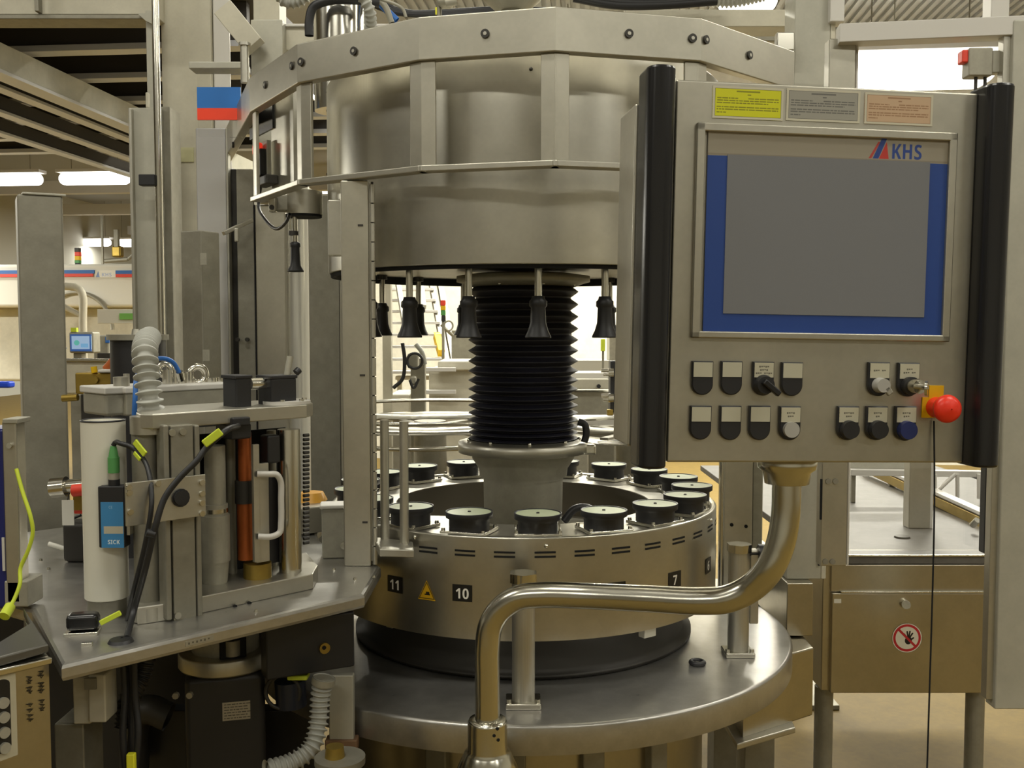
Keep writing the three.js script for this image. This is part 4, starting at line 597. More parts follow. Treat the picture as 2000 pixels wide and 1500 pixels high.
// under the table
{
  const q = (px, py, d) => at(px, py, d), low = TAB - 0.028;
  mk('dark_backing', 'added black backing that darkens the space under the table', 'base', [['body', slabXZ([[-1.15, -2.4], [-0.68, -2.4], [-0.68, -2.6], [-1.15, -2.6]], 0, low, 0.004), M.black], ['shield', span(-2.2, -1.15, 0, low - 0.02, -2.4, -2.44), M.black]]);  // black backing added to hide the bright hall under the table
  mk('shade_plate', 'added black plate standing for the shade under the table', 'plate', [['plate', span(-0.86, -0.41, 0.88, low, -2.2, -2.21, 0), M.black]]);  // added black sheet, put where only shade falls under the table
  mk('dark_filler', 'added black plate that keeps the gap behind the servo motor dark', 'plate', [['plate', span(-0.95, -0.42, 0, 0.78, -2.1, -2.14, 0.003), M.black], ['foot', [span(-0.9, -0.86, 0, 0.02, -2.1, -2.2), span(-0.5, -0.46, 0, 0.02, -2.1, -2.2)], M.black]]);  // added black plate covering the bright floor behind the motor
  mk('support_leg', 'pale cast support leg under the front corner of the table', 'support', [['leg', [pbox(142, 1322, 176, 1415, 1.64, 0.06), pbox(172, 1318, 206, 1412, 1.63, 0.05)], M.cream], ['window', pbox(164, 1325, 187, 1347, 1.625, 0.004, 0), M.dull], ['panel', span(q(106, 1450, 1.66).x, q(164, 1450, 1.66).x, 0, q(135, 1414, 1.66).y, -1.66, -1.74, 0.003), M.dull]]);
  const mc = q(425, 1380, 1.9), zz = mc.z - 0.06;
  mk('servo_motor', 'large black servo motor with a grey flange under the table', 'motor', [
    ['bell_housing', lathe([[0.065, q(425, 1335, 1.84).y], [0.065, low]], mc.x, 0, zz, 48), M.cast], ['window', box(mc.x + 0.03, q(425, 1285, 1.84).y, zz + 0.056, 0.05, 0.05, 0.02, 0.004, 0.4), M.hole], ['shaft', cyl(mc.x + 0.03, q(425, 1300, 1.84).y, zz + 0.058, 0.016, 0.016, 0.03, 16), M.dull],
    ['flange', lathe([[0.06, 0.0], [0.088, 0], [0.091, 0.004], [0.091, 0.028], [0.086, 0.032], [0.06, 0.032]], mc.x, q(425, 1345, 1.82).y, zz, 64), M.steel],
    ['body', box(mc.x, q(425, 1345, 1.82).y - 0.2, zz, 0.15, 0.4, 0.15, 0.012, 0.25), M.black], ['body_foot', box(mc.x, (q(425, 1345, 1.82).y - 0.4) / 2, zz, 0.1, q(425, 1345, 1.82).y - 0.4, 0.1, 0.004), M.black],
    ['name_plate', (() => { const o = V(Math.sin(0.25), 0, Math.cos(0.25)), p = V(mc.x, q(447, 1417, 1.82).y, zz).addScaledVector(o, 0.0755).add(V(0.02, 0, -0.005)); return keep(new THREE.BoxGeometry(0.052, 0.036, 0.001).rotateY(0.25).translate(p.x, p.y, p.z)); })(), printed(256, 180, (c, w, h) => { c.fillStyle = '#a39a86'; c.fillRect(0, 0, w, h); c.fillStyle = '#4d473c'; for (let i = 0; i < 6; i++) for (let x = 16; x < 230;) { const l = 10 + rnd() * 34; c.fillRect(x, 18 + i * 27, l, 9); x += l + 8; } })],
    ['bolt', [[345, 1357], [372, 1356]].map(([a, b]) => { const p = q(a, b, 1.8); return rod(p, p.clone().add(V(0, 0, 0.008)), 0.006, 8); }), M.steel]]);
  const FB2 = new Face(q(566, 1262, 1.86), q(694, 1258, 1.92));
  mk('terminal_box', 'black terminal box with a brass socket under the table', 'box', [['box', FB2.box(520, 1206, 693, 1316, 0, 0.045, 0.004), M.black], ['brass_socket', (() => { const p = FB2.pt(633, 1265); return [rod(p, p.clone().addScaledVector(FB2.n, 0.006), 0.0105, 20)]; })(), M.brass, [['socket_hole', (() => { const p = FB2.pt(633, 1265, -0.006); return rod(p, p.clone().addScaledVector(FB2.n, 0.001), 0.004, 12); })(), M.hole]]], ['hanger', FB2.box(530, 1180, 640, 1210, 0.01, 0.03), M.black]]);
  mk('blue_connector', 'dark blue connector with a yellow collar below the terminal box', 'connector', [['body', [rod(q(566, 1328, 1.92), q(570, 1378, 1.92), 0.03, 20)], std(L(0.012, 0.016, 0.03), 0.35, 0)], ['yellow_collar', pbox(560, 1320, 600, 1330, 1.885, 0.03), M.lime], ['ring', new THREE.TorusGeometry(0.033, 0.004, 8, 28).translate(q(552, 1352, 1.9).x, q(552, 1352, 1.9).y, -1.9), M.dark]]);
  mk('cable_conduit', 'grey corrugated conduit curving down under the terminal box', 'hose', [['conduit', hose([q(632, 1322, 1.83), q(626, 1360, 1.83), q(622, 1410, 1.82), q(608, 1460, 1.8), q(570, 1490, 1.78), q(520, 1505, 1.75)], 0.0165, 0.0026, 0.0105), M.hoseGrey], ['clamp', [rod(q(633, 1324, 1.83), q(631, 1336, 1.83), 0.022, 20)], M.cast]]);
  mk('beige_leg', 'beige square leg with a rusty foot right of the conduit', 'support', [['leg', span(q(642, 1380, 1.9).x, q(690, 1380, 1.9).x, q(665, 1448, 1.9).y, FB2.pt(665, 1317).y, -1.9, -1.92), M.painted], ['rusty_foot', pbox(634, 1446, 697, 1470, 1.895, 0.03), std(L(0.28, 0.17, 0.1), 0.7, 0.4, { map: worn2 })], ['plinth', span(q(636, 1480, 1.9).x, q(695, 1480, 1.9).x, 0, q(650, 1470, 1.895).y, -1.895, -1.925), M.dull]]);
  mk('hanging_cables', 'bundle of black cables with a yellow tag hanging under the table', 'cable', [['cable', [[238, 0], [252, 0.02], [262, 0.0], [246, 0.03]].map(([x, o], i) => tube([V(q(x, 1290, 1.66 + o).x, low + 0.01, -1.66 - o), q(x + 6 - i * 2, 1360, 1.66 + o), q(x + 2 + i * 3, 1430, 1.65 + o), q(x + 8 - i * 4, 1520, 1.65 + o)], 0.006, 30, 8)), M.black], ['ribbed_sleeve', hose([q(285, 1285, 1.74), q(272, 1325, 1.73), q(250, 1370, 1.7), q(245, 1420, 1.69)], 0.017, 0.0015, 0.008), M.black], ['yellow_tag', pbox(246, 1474, 262, 1512, 1.63, 0.012, 0.002), M.yellow]]);
  mk('pipe_bundle', 'dark pipe elbow left behind the servo motor', 'pipe', [['pipe', tube([q(330, 1400, 2.04), q(290, 1385, 2.04), q(268, 1400, 2.05), q(262, 1500, 2.06)], 0.03, 30, 14), M.dark]]);
  mk('floor_flange', 'round rusty flange plate at the lower middle edge', 'flange', [['plate', cyl(q(660, 1485, 1.72).x, q(660, 1500, 1.72).y, -1.74, 0.045, 0.045, 0.012, 28), M.dull], ['hub', cyl(q(650, 1480, 1.72).x, q(660, 1488, 1.72).y, -1.74, 0.018, 0.016, 0.02, 16), M.brass], ['stem', cyl(q(660, 1485, 1.72).x, 0, -1.74, 0.02, 0.02, q(660, 1500, 1.72).y, 14), M.dark]]);
}

// ---------------------------------------------------------------- operator panel on its bent arm
{
  const yaw = 6.5 * Math.PI / 180, roll = -1.0 * Math.PI / 180, aL = at(1312, 526, 1.45), aR = at(1896, 546, 1.503);
  const W = aL.distanceTo(aR), mid = aL.clone().add(aR).multiplyScalar(0.5);
  const mat = new THREE.Matrix4().makeTranslation(mid.x, mid.y, mid.z).multiply(new THREE.Matrix4().makeRotationY(yaw)).multiply(new THREE.Matrix4().makeRotationZ(roll));
  const inv = mat.clone().invert(), eye = V(0, EYE, 0).applyMatrix4(inv);
  const Lp = (px, py, z = 0) => { const d = ray(px, py).transformDirection(inv); const t = (z - eye.z) / d.z; return eye.clone().addScaledVector(d, t); };
  const rect = (x0, y0, x1, y1, z0, z1, r) => { const ym = (y0 + y1) / 2, xm = (x0 + x1) / 2; return span(Lp(x0, ym, z1).x, Lp(x1, ym, z1).x, Lp(xm, y1, z1).y, Lp(xm, y0, z1).y, z0, z1, r); };
  const decal = (x0, y0, x1, y1, z) => { const ym = (y0 + y1) / 2, xm = (x0 + x1) / 2, a = Lp(x0, ym, z), b = Lp(x1, ym, z), t = Lp(xm, y0, z).y, l = Lp(xm, y1, z).y; return front((a.x + b.x) / 2, (t + l) / 2, z - 0.0006, b.x - a.x, t - l); };
  const handle = (x, y0, y1) => { const s = new THREE.Shape(); const w = 0.021, d = 0.03; s.moveTo(-w, -d); s.lineTo(-w, d * 0.2); s.quadraticCurveTo(-w, d, 0, d); s.quadraticCurveTo(w, d, w, d * 0.2); s.lineTo(w, -d); s.closePath(); const h = y1 - y0; const g = new THREE.ExtrudeGeometry(s, { depth: h - 0.008, bevelEnabled: true, bevelSize: 0.004, bevelThickness: 0.004, bevelOffset: -0.004, bevelSegments: 2, curveSegments: 12 }); return g.rotateX(-Math.PI / 2).scale(1, 1, -1).rotateY(0).translate(x, y0 + 0.004, 0.008); };
  const fixFlip = g => { const p = g.index ? g.toNonIndexed() : g; const a = p.attributes.position.array; for (let i = 0; i < a.length; i += 9) for (let k = 0; k < 3; k++) { const t = a[i + 3 + k]; a[i + 3 + k] = a[i + 6 + k]; a[i + 6 + k] = t; } p.computeVertexNormals(); return p; };
  const top = (Lp(1330, 152).y + Lp(1905, 185).y) / 2, bot = (Lp(1302, 902).y + Lp(1880, 905).y) / 2, xl = -W / 2, xr = W / 2;
  const lines = (bg, ink, seed0) => printed(420, 190, (c, w, h) => { c.fillStyle = '#c9c4b0'; c.fillRect(0, 0, w, h); c.fillStyle = bg; c.fillRect(14, 14, w - 28, h - 28); c.strokeStyle = ink; c.lineWidth = 2; c.strokeRect(14, 14, w - 28, h - 28); c.fillStyle = ink; c.globalAlpha = 0.62; c.fillRect(140, 24, 140, 9); c.fillRect(205, 44, 22, 7); for (const [y, a, b] of [[66, 26, 150], [66, 210, 392], [80, 26, 392], [94, 24, 330], [118, 24, 392], [132, 24, 390], [150, 24, 80]]) for (let x = a; x < b;) { const l = Math.min(b - x, 10 + rnd() * 38); c.fillRect(x, y, l, 7); x += l + 4; } }, 0.45);
  const face = printed(1024, 840, (c, w, h) => {
    c.fillStyle = '#9b9484'; c.fillRect(0, 0, w, h);
    c.fillStyle = '#8b8272'; c.fillRect(0, 94, w, 8);
    c.fillStyle = '#24458f'; c.fillRect(0, 104, w, h - 104);
    // maker's mark: slanted bars, a red wedge and three letters
    c.save(); c.translate(-36, -8); c.fillStyle = '#9b9484'; c.fillRect(720, 4, 216, 98);
    c.fillStyle = '#b5453c'; c.beginPath(); c.moveTo(708, 100); c.lineTo(748, 30); c.lineTo(758, 30); c.lineTo(720, 100); c.fill();
    c.fillStyle = '#2b458f'; c.beginPath(); c.moveTo(726, 100); c.lineTo(766, 8); c.lineTo(788, 8); c.lineTo(750, 100); c.fill();
    c.fillStyle = '#c23a31'; c.beginPath(); c.moveTo(752, 100); c.lineTo(784, 30); c.lineTo(794, 100); c.fill();
    c.fillStyle = '#2b458f'; c.font = 'bold 86px sans-serif'; c.save(); c.translate(802, 98); c.scale(0.84, 1); c.fillText('KHS', 0, 0); c.restore(); c.restore();
  }, 0.4);
  const parts = [
    ['housing', span(xl, xr, bot, top, -0.15, 0, 0.003), M.sheet],
    ['grip', fixFlip(handle(xl - 0.028, Lp(1280, 910).y, Lp(1295, 138).y)), M.blackGloss],
    ['grip', fixFlip(handle(xr + 0.02, Lp(1905, 908).y, Lp(1940, 172).y)), M.blackGloss],
    ['wiring_box', span(xl - 0.052, xl + 0.01, bot + 0.02, top - 0.03, -0.13, -0.03, 0.003), M.sheet],
    ['warning_label', decal(1392, 170, 1530, 233, 0.0013), lines('#d3d40a', '#5c5c08')], ['warning_label', decal(1536, 175, 1680, 238, 0.0013), lines('#9c9a90', '#4c4b48')], ['warning_label', decal(1689, 183, 1822, 244, 0.0013), lines('#c7a98a', '#85603f')],
    ['bezel', (() => { const w = 0.0125; const A = Lp(1357, 452, 0.009), B = Lp(1864, 462, 0.009), t = Lp(1610, 248, 0.009).y, l = Lp(1610, 664, 0.009).y; return [span(A.x, B.x, t - w, t, 0, 0.009, 0.002), span(A.x, B.x, l, l + w * 0.8, 0, 0.009, 0.002), span(A.x, A.x + w, l, t, 0, 0.009, 0.002), span(B.x - w, B.x, l, t, 0, 0.009, 0.002)]; })(), M.sheet],
    ['display_frame', decal(1378, 262, 1850, 658, 0.004), face],
    ['screen', (() => { const A = Lp(1417, 452, 0.005), B = Lp(1811, 462, 0.005); return span(A.x, B.x, Lp(1612, 616, 0.005).y, Lp(1616, 309, 0.005).y, 0.003, 0.0052, 0); })(), M.screenGrey]];
  const tag = txt => printed(128, 96, (c, w, h) => { c.fillStyle = '#bdb8a2'; c.fillRect(0, 0, w, h); c.fillStyle = '#4a463c'; c.globalAlpha = 0.75; txt.forEach((n, i) => { for (let k = 0, x = w / 2 - n * 7; k < n; k++, x += 14) if (k !== 3 || n < 6) c.fillRect(x, 42 + (i - (txt.length - 1) / 2) * 22, 11, 11 - (k % 3) * 2); }); }, 0.45);
  const blank = std(L(0.50, 0.48, 0.37), 0.45, 0), m3 = tag([5, 4, 8]), m1 = tag([6]), m2 = tag([3, 6]), m4 = tag([5, 3]), mS = tag([4, 2]), mA = tag([4, 3]);
  const knobDisc = std(L(0.42, 0.41, 0.38), 0.35, 0), navy = std(L(0.015, 0.025, 0.12), 0.35, 0);
  const btn = (cx, yT, yB, tagMat, kind) => {
    const a = Lp(cx - 20.5, yT), b = Lp(cx + 20.5, yT), l = Lp(cx, yB).y, w = (b.x - a.x) / 2, mx = (a.x + b.x) / 2, t = a.y, s = new THREE.Shape();
    s.moveTo(-w, t); s.lineTo(w, t); s.lineTo(w, l + w); s.absarc(0, l + w, w, 0, -Math.PI, true); s.closePath();
    const plate = new THREE.ExtrudeGeometry(s, { depth: 0.005, bevelEnabled: true, bevelSize: 0.0015, bevelThickness: 0.0015, bevelOffset: -0.0015, bevelSegments: 1, curveSegments: 16 }).translate(mx, 0, 0.001);
    const sub = [['legend', front(mx, t - w * 0.76, 0.0078, w * 1.8, w * 1.34, 0.0016), tagMat || blank]], c = V(mx, l + w, 0.007);
    const to = (z, r, m, nm, seg = 28, r2 = r) => sub.push([nm, rod(c, c.clone().add(V(0, 0, z)), r, seg, r2), m]);
    if (kind === 'flat') sub.push(['lens', rod(c, c.clone().add(V(0, 0, 0.008)), w * 0.72, 28), knobDisc]);
    if (kind === 'push') to(0.011, w * 0.85, M.black, 'push_cap', 28, w * 0.8);
    if (kind === 'navy') to(0.011, w * 0.85, navy, 'push_cap', 28, w * 0.8);
    if (kind === 'turn') { to(0.012, w * 0.95, M.black, 'collar', 28, w * 0.8); sub.push(['lever', [bar(c.clone().add(V(-0.006, 0.006, 0.017)), c.clone().add(V(0.018, -0.013, 0.017)), 0.01, 0.009)], M.blackGloss]); }
    if (kind === 'white') { to(0.016, w * 0.7, knobDisc, 'turn_knob', 24, w * 0.62); sub.push(['pointer', bar(c.clone().add(V(0.004, -0.002, 0.013)), c.clone().add(V(0.012, -0.013, 0.013)), 0.006, 0.01), M.cast]); }
    if (kind === 'key') { to(0.01, w * 0.8, M.black, 'collar'); sub.push(['lock', rod(c.clone().add(V(0.0, 0, 0.01)), c.clone().add(V(0, 0, 0.032)), w * 0.62, 24), M.polished], ['key', [rod(V(c.x - 0.0015, c.y - 0.001, 0.056), V(c.x + 0.0015, c.y - 0.001, 0.058), 0.011, 20), rod(c.clone().add(V(0, 0, 0.03)), c.clone().add(V(0, 0, 0.05)), 0.004)], M.polished]); }
    parts.push(['push_button', plate, M.black, sub]);
  };
  [[1370.5, 705, 771], [1427, 705, 771]].forEach(a => btn(...a)); btn(1489, 706, 772, m3, 'turn'); btn(1545, 707, 773);
  [[1367, 792, 858], [1425, 792, 859], [1482, 792, 859]].forEach(a => btn(...a)); btn(1541, 793, 859, mA, 'flat');
  btn(1714, 707, 773, m1, 'white'); btn(1772, 708, 774, m2, 'key');
  btn(1654, 793, 859, m4, 'push'); btn(1710, 793, 859, mS, 'push'); btn(1766, 793, 860, mA, 'navy');
  { // emergency stop
    const e = Lp(1826, 795), c = V(e.x, e.y, 0);
    parts.push(['emergency_stop', [rod(V(c.x, c.y, 0.002), V(c.x, c.y, 0.03), 0.0155, 28, 0.014)], M.red, [
      ['yellow_plate', [rect(1801, 776, 1836, 816, 0, 0.002, 0), rect(1815, 753, 1843, 790, 0, 0.0025, 0)], M.amber],
      ['mushroom_cap', lathe([[0.001, 0.018], [0.012, 0.0165], [0.019, 0.012], [0.021, 0.006], [0.02, 0.001], [0.014, 0]], 0, 0, 0, 36).rotateX(Math.PI / 2).translate(c.x, c.y, 0.028), M.red]]]);
  }
  mk('operator_terminal', 'steel operator panel with a grey screen, blue border and buttons', 'control panel', parts, { matrix: mat });
  const under = Lp(1537, 906, -0.075).setY(bot).applyMatrix4(mat), dd = -under.z, yU = under.y;
  const R = 0.0225, g = (px, py, d) => at(px, py, d), bx = g(952, 1380, 1.77);
  const pts = [V(bx.x, g(952, 1440, 1.77).y, -1.77), V(bx.x, g(952, 1330, 1.77).y, -1.77), V(bx.x, g(952, 1265, 1.77).y, -1.77), g(958, 1222, 1.77), g(978, 1190, 1.765), g(1012, 1168, 1.755), g(1060, 1162, 1.74), g(1150, 1164, 1.71), g(1260, 1169, 1.66), g(1370, 1174, 1.61), g(1420, 1170, 1.59), g(1464, 1150, 1.575), g(1500, 1115, dd + 0.005), g(1522, 1070, dd), V(g(1534, 1010, dd).x, g(1534, 1010, dd).y, -dd), V(under.x, g(1535, 950, dd).y, -dd), V(under.x, yU, -dd)];
  const y14 = g(952, 1406, 1.77).y, y15 = g(952, 1462, 1.77).y;
  mk('panel_arm', 'bent polished steel tube arm carrying the operator panel', 'arm', [
    ['tube', tube(pts, R, 140, 28), M.tubeSteel],
    ['collar', lathe([[R, 0], [0.034, 0.002], [0.037, 0.02], [0.045, 0.026], [0.047, 0.05], [R, 0.05]], under.x, g(1535, 946, dd).y, -dd, 48), M.tubeSteel],
    ['swivel', lathe([[R, y14 + 0.003], [0.033, y14 + 0.002], [0.036, y14 - 0.004], [0.036, y15], [0.042, y15 - 0.006], [0.055, y15 - 0.035], [0.055, y15 - 0.09], [R, y15 - 0.09]], bx.x, 0, -1.77, 48), M.tubeSteel, [['set_screw', [[970, 1424], [963, 1436], [972, 1446]].map(([a, b]) => { const p = g(a, b, 1.738), n = V((p.x - bx.x) / 0.036, 0, 0.8).normalize(); return rod(V(bx.x, p.y, -1.77).addScaledVector(n, 0.034), V(bx.x, p.y, -1.77).addScaledVector(n, 0.0372), 0.003, 10); }), M.hole]]],
    ['pedestal', lathe([[0.05, 0.0], [0.05, y15 - 0.085]], bx.x, 0, -1.77, 32), M.dull], ['clamp_screw', rod(V(bx.x + 0.05, y15 - 0.05, -1.745), V(bx.x + 0.068, y15 - 0.05, -1.73), 0.008, 10), M.polished]]);
  const c1 = Lp(1824, 822, 0.004).applyMatrix4(mat), c2 = g(1811, 1490, 1.46);
  mk('thin_cord', 'thin dark cord hanging from the emergency stop to the floor', 'cord', [['cord', tube([c1, c1.clone().add(V(-0.0005, -0.12, 0.01)), c2, V(c2.x - 0.01, 0.01, c2.z)], 0.0014, 24, 6), M.hole]]);
}

// ---------------------------------------------------------------- right side: guard door, cabinet, conveyor table
{
  const d = 2.32, yb = at(1970, 1386, d).y, x0 = at(1952, 700, d).x, x1 = at(2030, 700, d).x, yt = at(1990, 38, d).y;
  mk('guard_door', 'pale steel guard door frame with a clear pane at the right edge', 'door', [
    ['stile', span(x0 + 0.012, x1, yb, yt, -d, -d - 0.05, 0.004), M.painted], ['lip', span(x0 - 0.004, x0 + 0.014, yb + 0.02, yt - 0.03, -d - 0.012, -d - 0.04, 0.002), M.steel],
    ['rail', bar(at(1636, 70, 2.4), at(2030, 53, d + 0.02), 0.05, 0.043), M.joist],
    ['stile', [post(1604, 1655, 75, 1000, 2.4, 0.04, at(1630, 1106, 2.4).y)], M.sheet], ['lip', post(1655, 1660, 80, 1000, 2.41, 0.04, at(1630, 1106, 2.4).y), M.joist],
    ['seal', post(1924, 1936, 900, 1000, 2.36, 0.03, at(1930, 1082, 2.36).y), M.black],
    ['slot', post(1602, 1606, 936, 980, 2.395, 0.004, at(1604, 1015, 2.395).y, 0), M.hole], ['stamp', [[1618, 940], [1632, 940], [1612, 1097], [1626, 1097]].map(([a, b]) => { const p = at(a, b, 2.399); return rod(p, p.clone().add(V(0, 0, 0.002)), 0.007, 10); }), M.dull],
    ['pane', span(at(1660, 500, 2.41).x, at(1950, 500, 2.41).x, at(1800, 1075, 2.41).y, at(1800, 78, 2.41).y, -2.412, -2.418, 0), M.pane]]);
  mk('door_surround', 'pale upright and rail of the guard above the door at top right', 'frame', [['upright', post(1936, 1972, -80, 20, 2.6, 0.05, at(1950, 40, 2.6).y), M.joist], ['post', post(1622, 1650, -80, 20, 2.6, 0.05, at(1636, 42, 2.6).y), M.joist]]);
  mk('safety_switch', 'grey safety switch with a red tip at the top of the guard door', 'switch', [['body', pbox(1893, 92, 1940, 148, 2.345, 0.04, 0.004), M.cast], ['red_tip', [pbox(1880, 96, 1893, 122, 2.35, 0.03, 0.004)], M.redMark], ['cable', [rod(at(1906, 147, 2.36), at(1905, 190, 2.36), 0.004), rod(at(1924, 147, 2.36), at(1923, 190, 2.36), 0.004)], M.dark], ['mount', pbox(1938, 98, 1958, 142, 2.35, 0.03), M.painted]]);
  const K = 2.76, kx0 = at(1607, 1250, K).x, kx1 = at(1945, 1250, K).x, yTop = at(1770, 1083, K).y, y1 = at(1770, 1157, K).y, y2 = at(1770, 1352, K).y;
  const noHand = printed(256, 256, (c) => { c.fillStyle = '#d8d2c2'; c.beginPath(); c.arc(128, 128, 126, 0, 7); c.fill(); c.fillStyle = '#17130f'; c.beginPath(); c.ellipse(140, 150, 30, 34, 0.2, 0, 7); c.fill(); c.lineCap = 'round'; c.strokeStyle = '#17130f'; c.lineWidth = 13; for (const [x, y] of [[104, 96], [128, 74], [152, 72], [174, 88]]) { c.beginPath(); c.moveTo(140, 140); c.lineTo(x, y); c.stroke(); } c.beginPath(); c.moveTo(140, 160); c.lineTo(182, 128); c.stroke(); c.strokeStyle = '#b3232a'; c.lineWidth = 20; c.beginPath(); c.arc(128, 128, 108, 0, 7); c.stroke(); c.beginPath(); c.moveTo(52, 52); c.lineTo(204, 204); c.stroke(); });
  const sc = at(1769, 1244, K), leg = (px, top) => { const q = at(px, 1420, K + 0.05); return [cyl(q.x, 0.05, q.z, 0.026, 0.026, y2 - 0.05, 20), cyl(q.x, 0, q.z, 0.05, 0.02, 0.05, 20)]; };
  mk('steel_cabinet', 'bronze steel side cabinet with a round no-touch sign on its door', 'cabinet', [
    ['body', span(kx0, kx1, y2 + 0.002, yTop - 0.028, -K - 0.008, -K - 0.5, 0.003), M.cabinetSteel], ['top_panel', span(kx0 + 0.02, kx1 - 0.03, y1 + 0.003, yTop - 0.029, -K + 0.002, -K - 0.01, 0.002), M.cabinetSteel],
    ['door', span(at(1622, 1250, K).x, at(1925, 1250, K).x, y2, y1, -K + 0.008, -K - 0.01, 0.003), M.cabinetSteel, [['lock', rod(at(1770, 1181, K - 0.008), at(1770, 1181, K - 0.022), 0.012, 20), M.polished], ['sign', keep(new THREE.CircleGeometry(0.042, 40).translate(sc.x, sc.y, -K + 0.0092)), noHand], ['tag', pbox(1629, 1170, 1643, 1178, K - 0.009, 0.002, 0), M.white]]],
    ['edge', span(at(1640, 1157, K).x, at(1925, 1157, K).x, y1 + 0.001, y1 + 0.005, -K + 0.012, -K, 0.001), M.polished],
    ['leg', leg(1608), M.dull], ['leg', leg(1903), M.dull]]);
  const tb = yTop - 0.008;
  mk('conveyor_table', 'flat grey steel conveyor table behind the operator panel', 'table', [
    ['top', span(kx0, kx1 + 0.6, tb - 0.02, tb + 0.004, -K, -4.6, 0.003), std(L(0.17, 0.167, 0.163), 0.55, 0.45, { map: worn2 })], ['lip', span(kx0 + 0.03, kx1, tb + 0.002, tb + 0.008, -K + 0.004, -K - 0.006, 0.002), M.polished],
    ['cable_gland', (() => { const q = onLevel(1762, 1050, tb + 0.004); return cyl(q.x, tb + 0.004, q.z, 0.024, 0.022, 0.005, 24); })(), M.dark]]);
  mk('table_stand', 'dull square stand under the rear of the conveyor table', 'stand', [['column', span(kx0 + 0.3, kx0 + 0.4, 0, tb - 0.02, -4.2, -4.3), M.dull], ['foot', span(kx0 + 0.2, kx0 + 0.5, 0, 0.02, -4.1, -4.4), M.dull]]);
  const u = onLevel(1797, 1035, tb), pz = -u.z; mk('square_post', 'grey square post standing on the conveyor table', 'post', [['shaft', span(at(1776, 980, pz).x, at(1818, 980, pz).x, tb + 0.004, at(1797, 850, pz).y, -pz, -pz - 0.05, 0.003), M.sheet], ['edge_strip', span(at(1818, 980, pz).x, at(1824, 980, pz).x, tb + 0.004, at(1797, 850, pz).y, -pz - 0.005, -pz - 0.04, 0.001), M.joist]]);
  const r0 = at(1690, 912, 4.3), r1 = at(1955, 1036, 3.05);
  mk('guide_rail', 'slanting bronze guide rail across the conveyor table', 'rail', [['rail', bar(r0, r1, 0.03, 0.035), M.brass], ['rail', bar(r0.clone().add(V(0, 0.03, 0)), r1.clone().add(V(0, 0.03, 0)), 0.035, 0.012), M.joist], ['clamp', [[1905, 1022], [1925, 1030]].map(([a, b]) => rod(at(a - 6, b + 4, 3.08), at(a + 4, b - 6, 3.06), 0.01)), M.polished], ['support', [[0.25], [0.8]].map(([t]) => { const p = r0.clone().lerp(r1, t); return span(p.x - 0.012, p.x + 0.012, tb + 0.004, p.y, p.z - 0.012, p.z + 0.012); }), M.dull]]);
  mk('tube_frame', 'thin pale tube frame behind the slanting guide rail', 'frame', [['rail', bar(at(1660, 922, 3.6), at(1960, 926, 3.6), 0.03, 0.022), M.joist], ['rod', [[1870, 926, 1870, 972], [1830, 960, 1866, 926], [1912, 926, 1912, 974], [1912, 972, 1922, 940], [1826, 926, 1826, 970]].map(([a, b, c, e]) => rod(at(a, b, 3.58), at(c, e, 3.58), 0.007, 10)), M.joist], ['panel', pbox(1660, 890, 1770, 918, 3.62, 0.03), M.painted], ['foot', [post(1664, 1672, 922, 940, 3.61, 0.02, tb + 0.004), post(1946, 1954, 922, 940, 3.61, 0.02, tb + 0.004)], M.dull]]);
  mk('dark_bin', 'dark bowl shaped bin beyond the slanting guide rail', 'bin', [['bin', pbox(1872, 928, 1915, 1010, 4.3, 0.2, 0.02), M.dark]]);
}
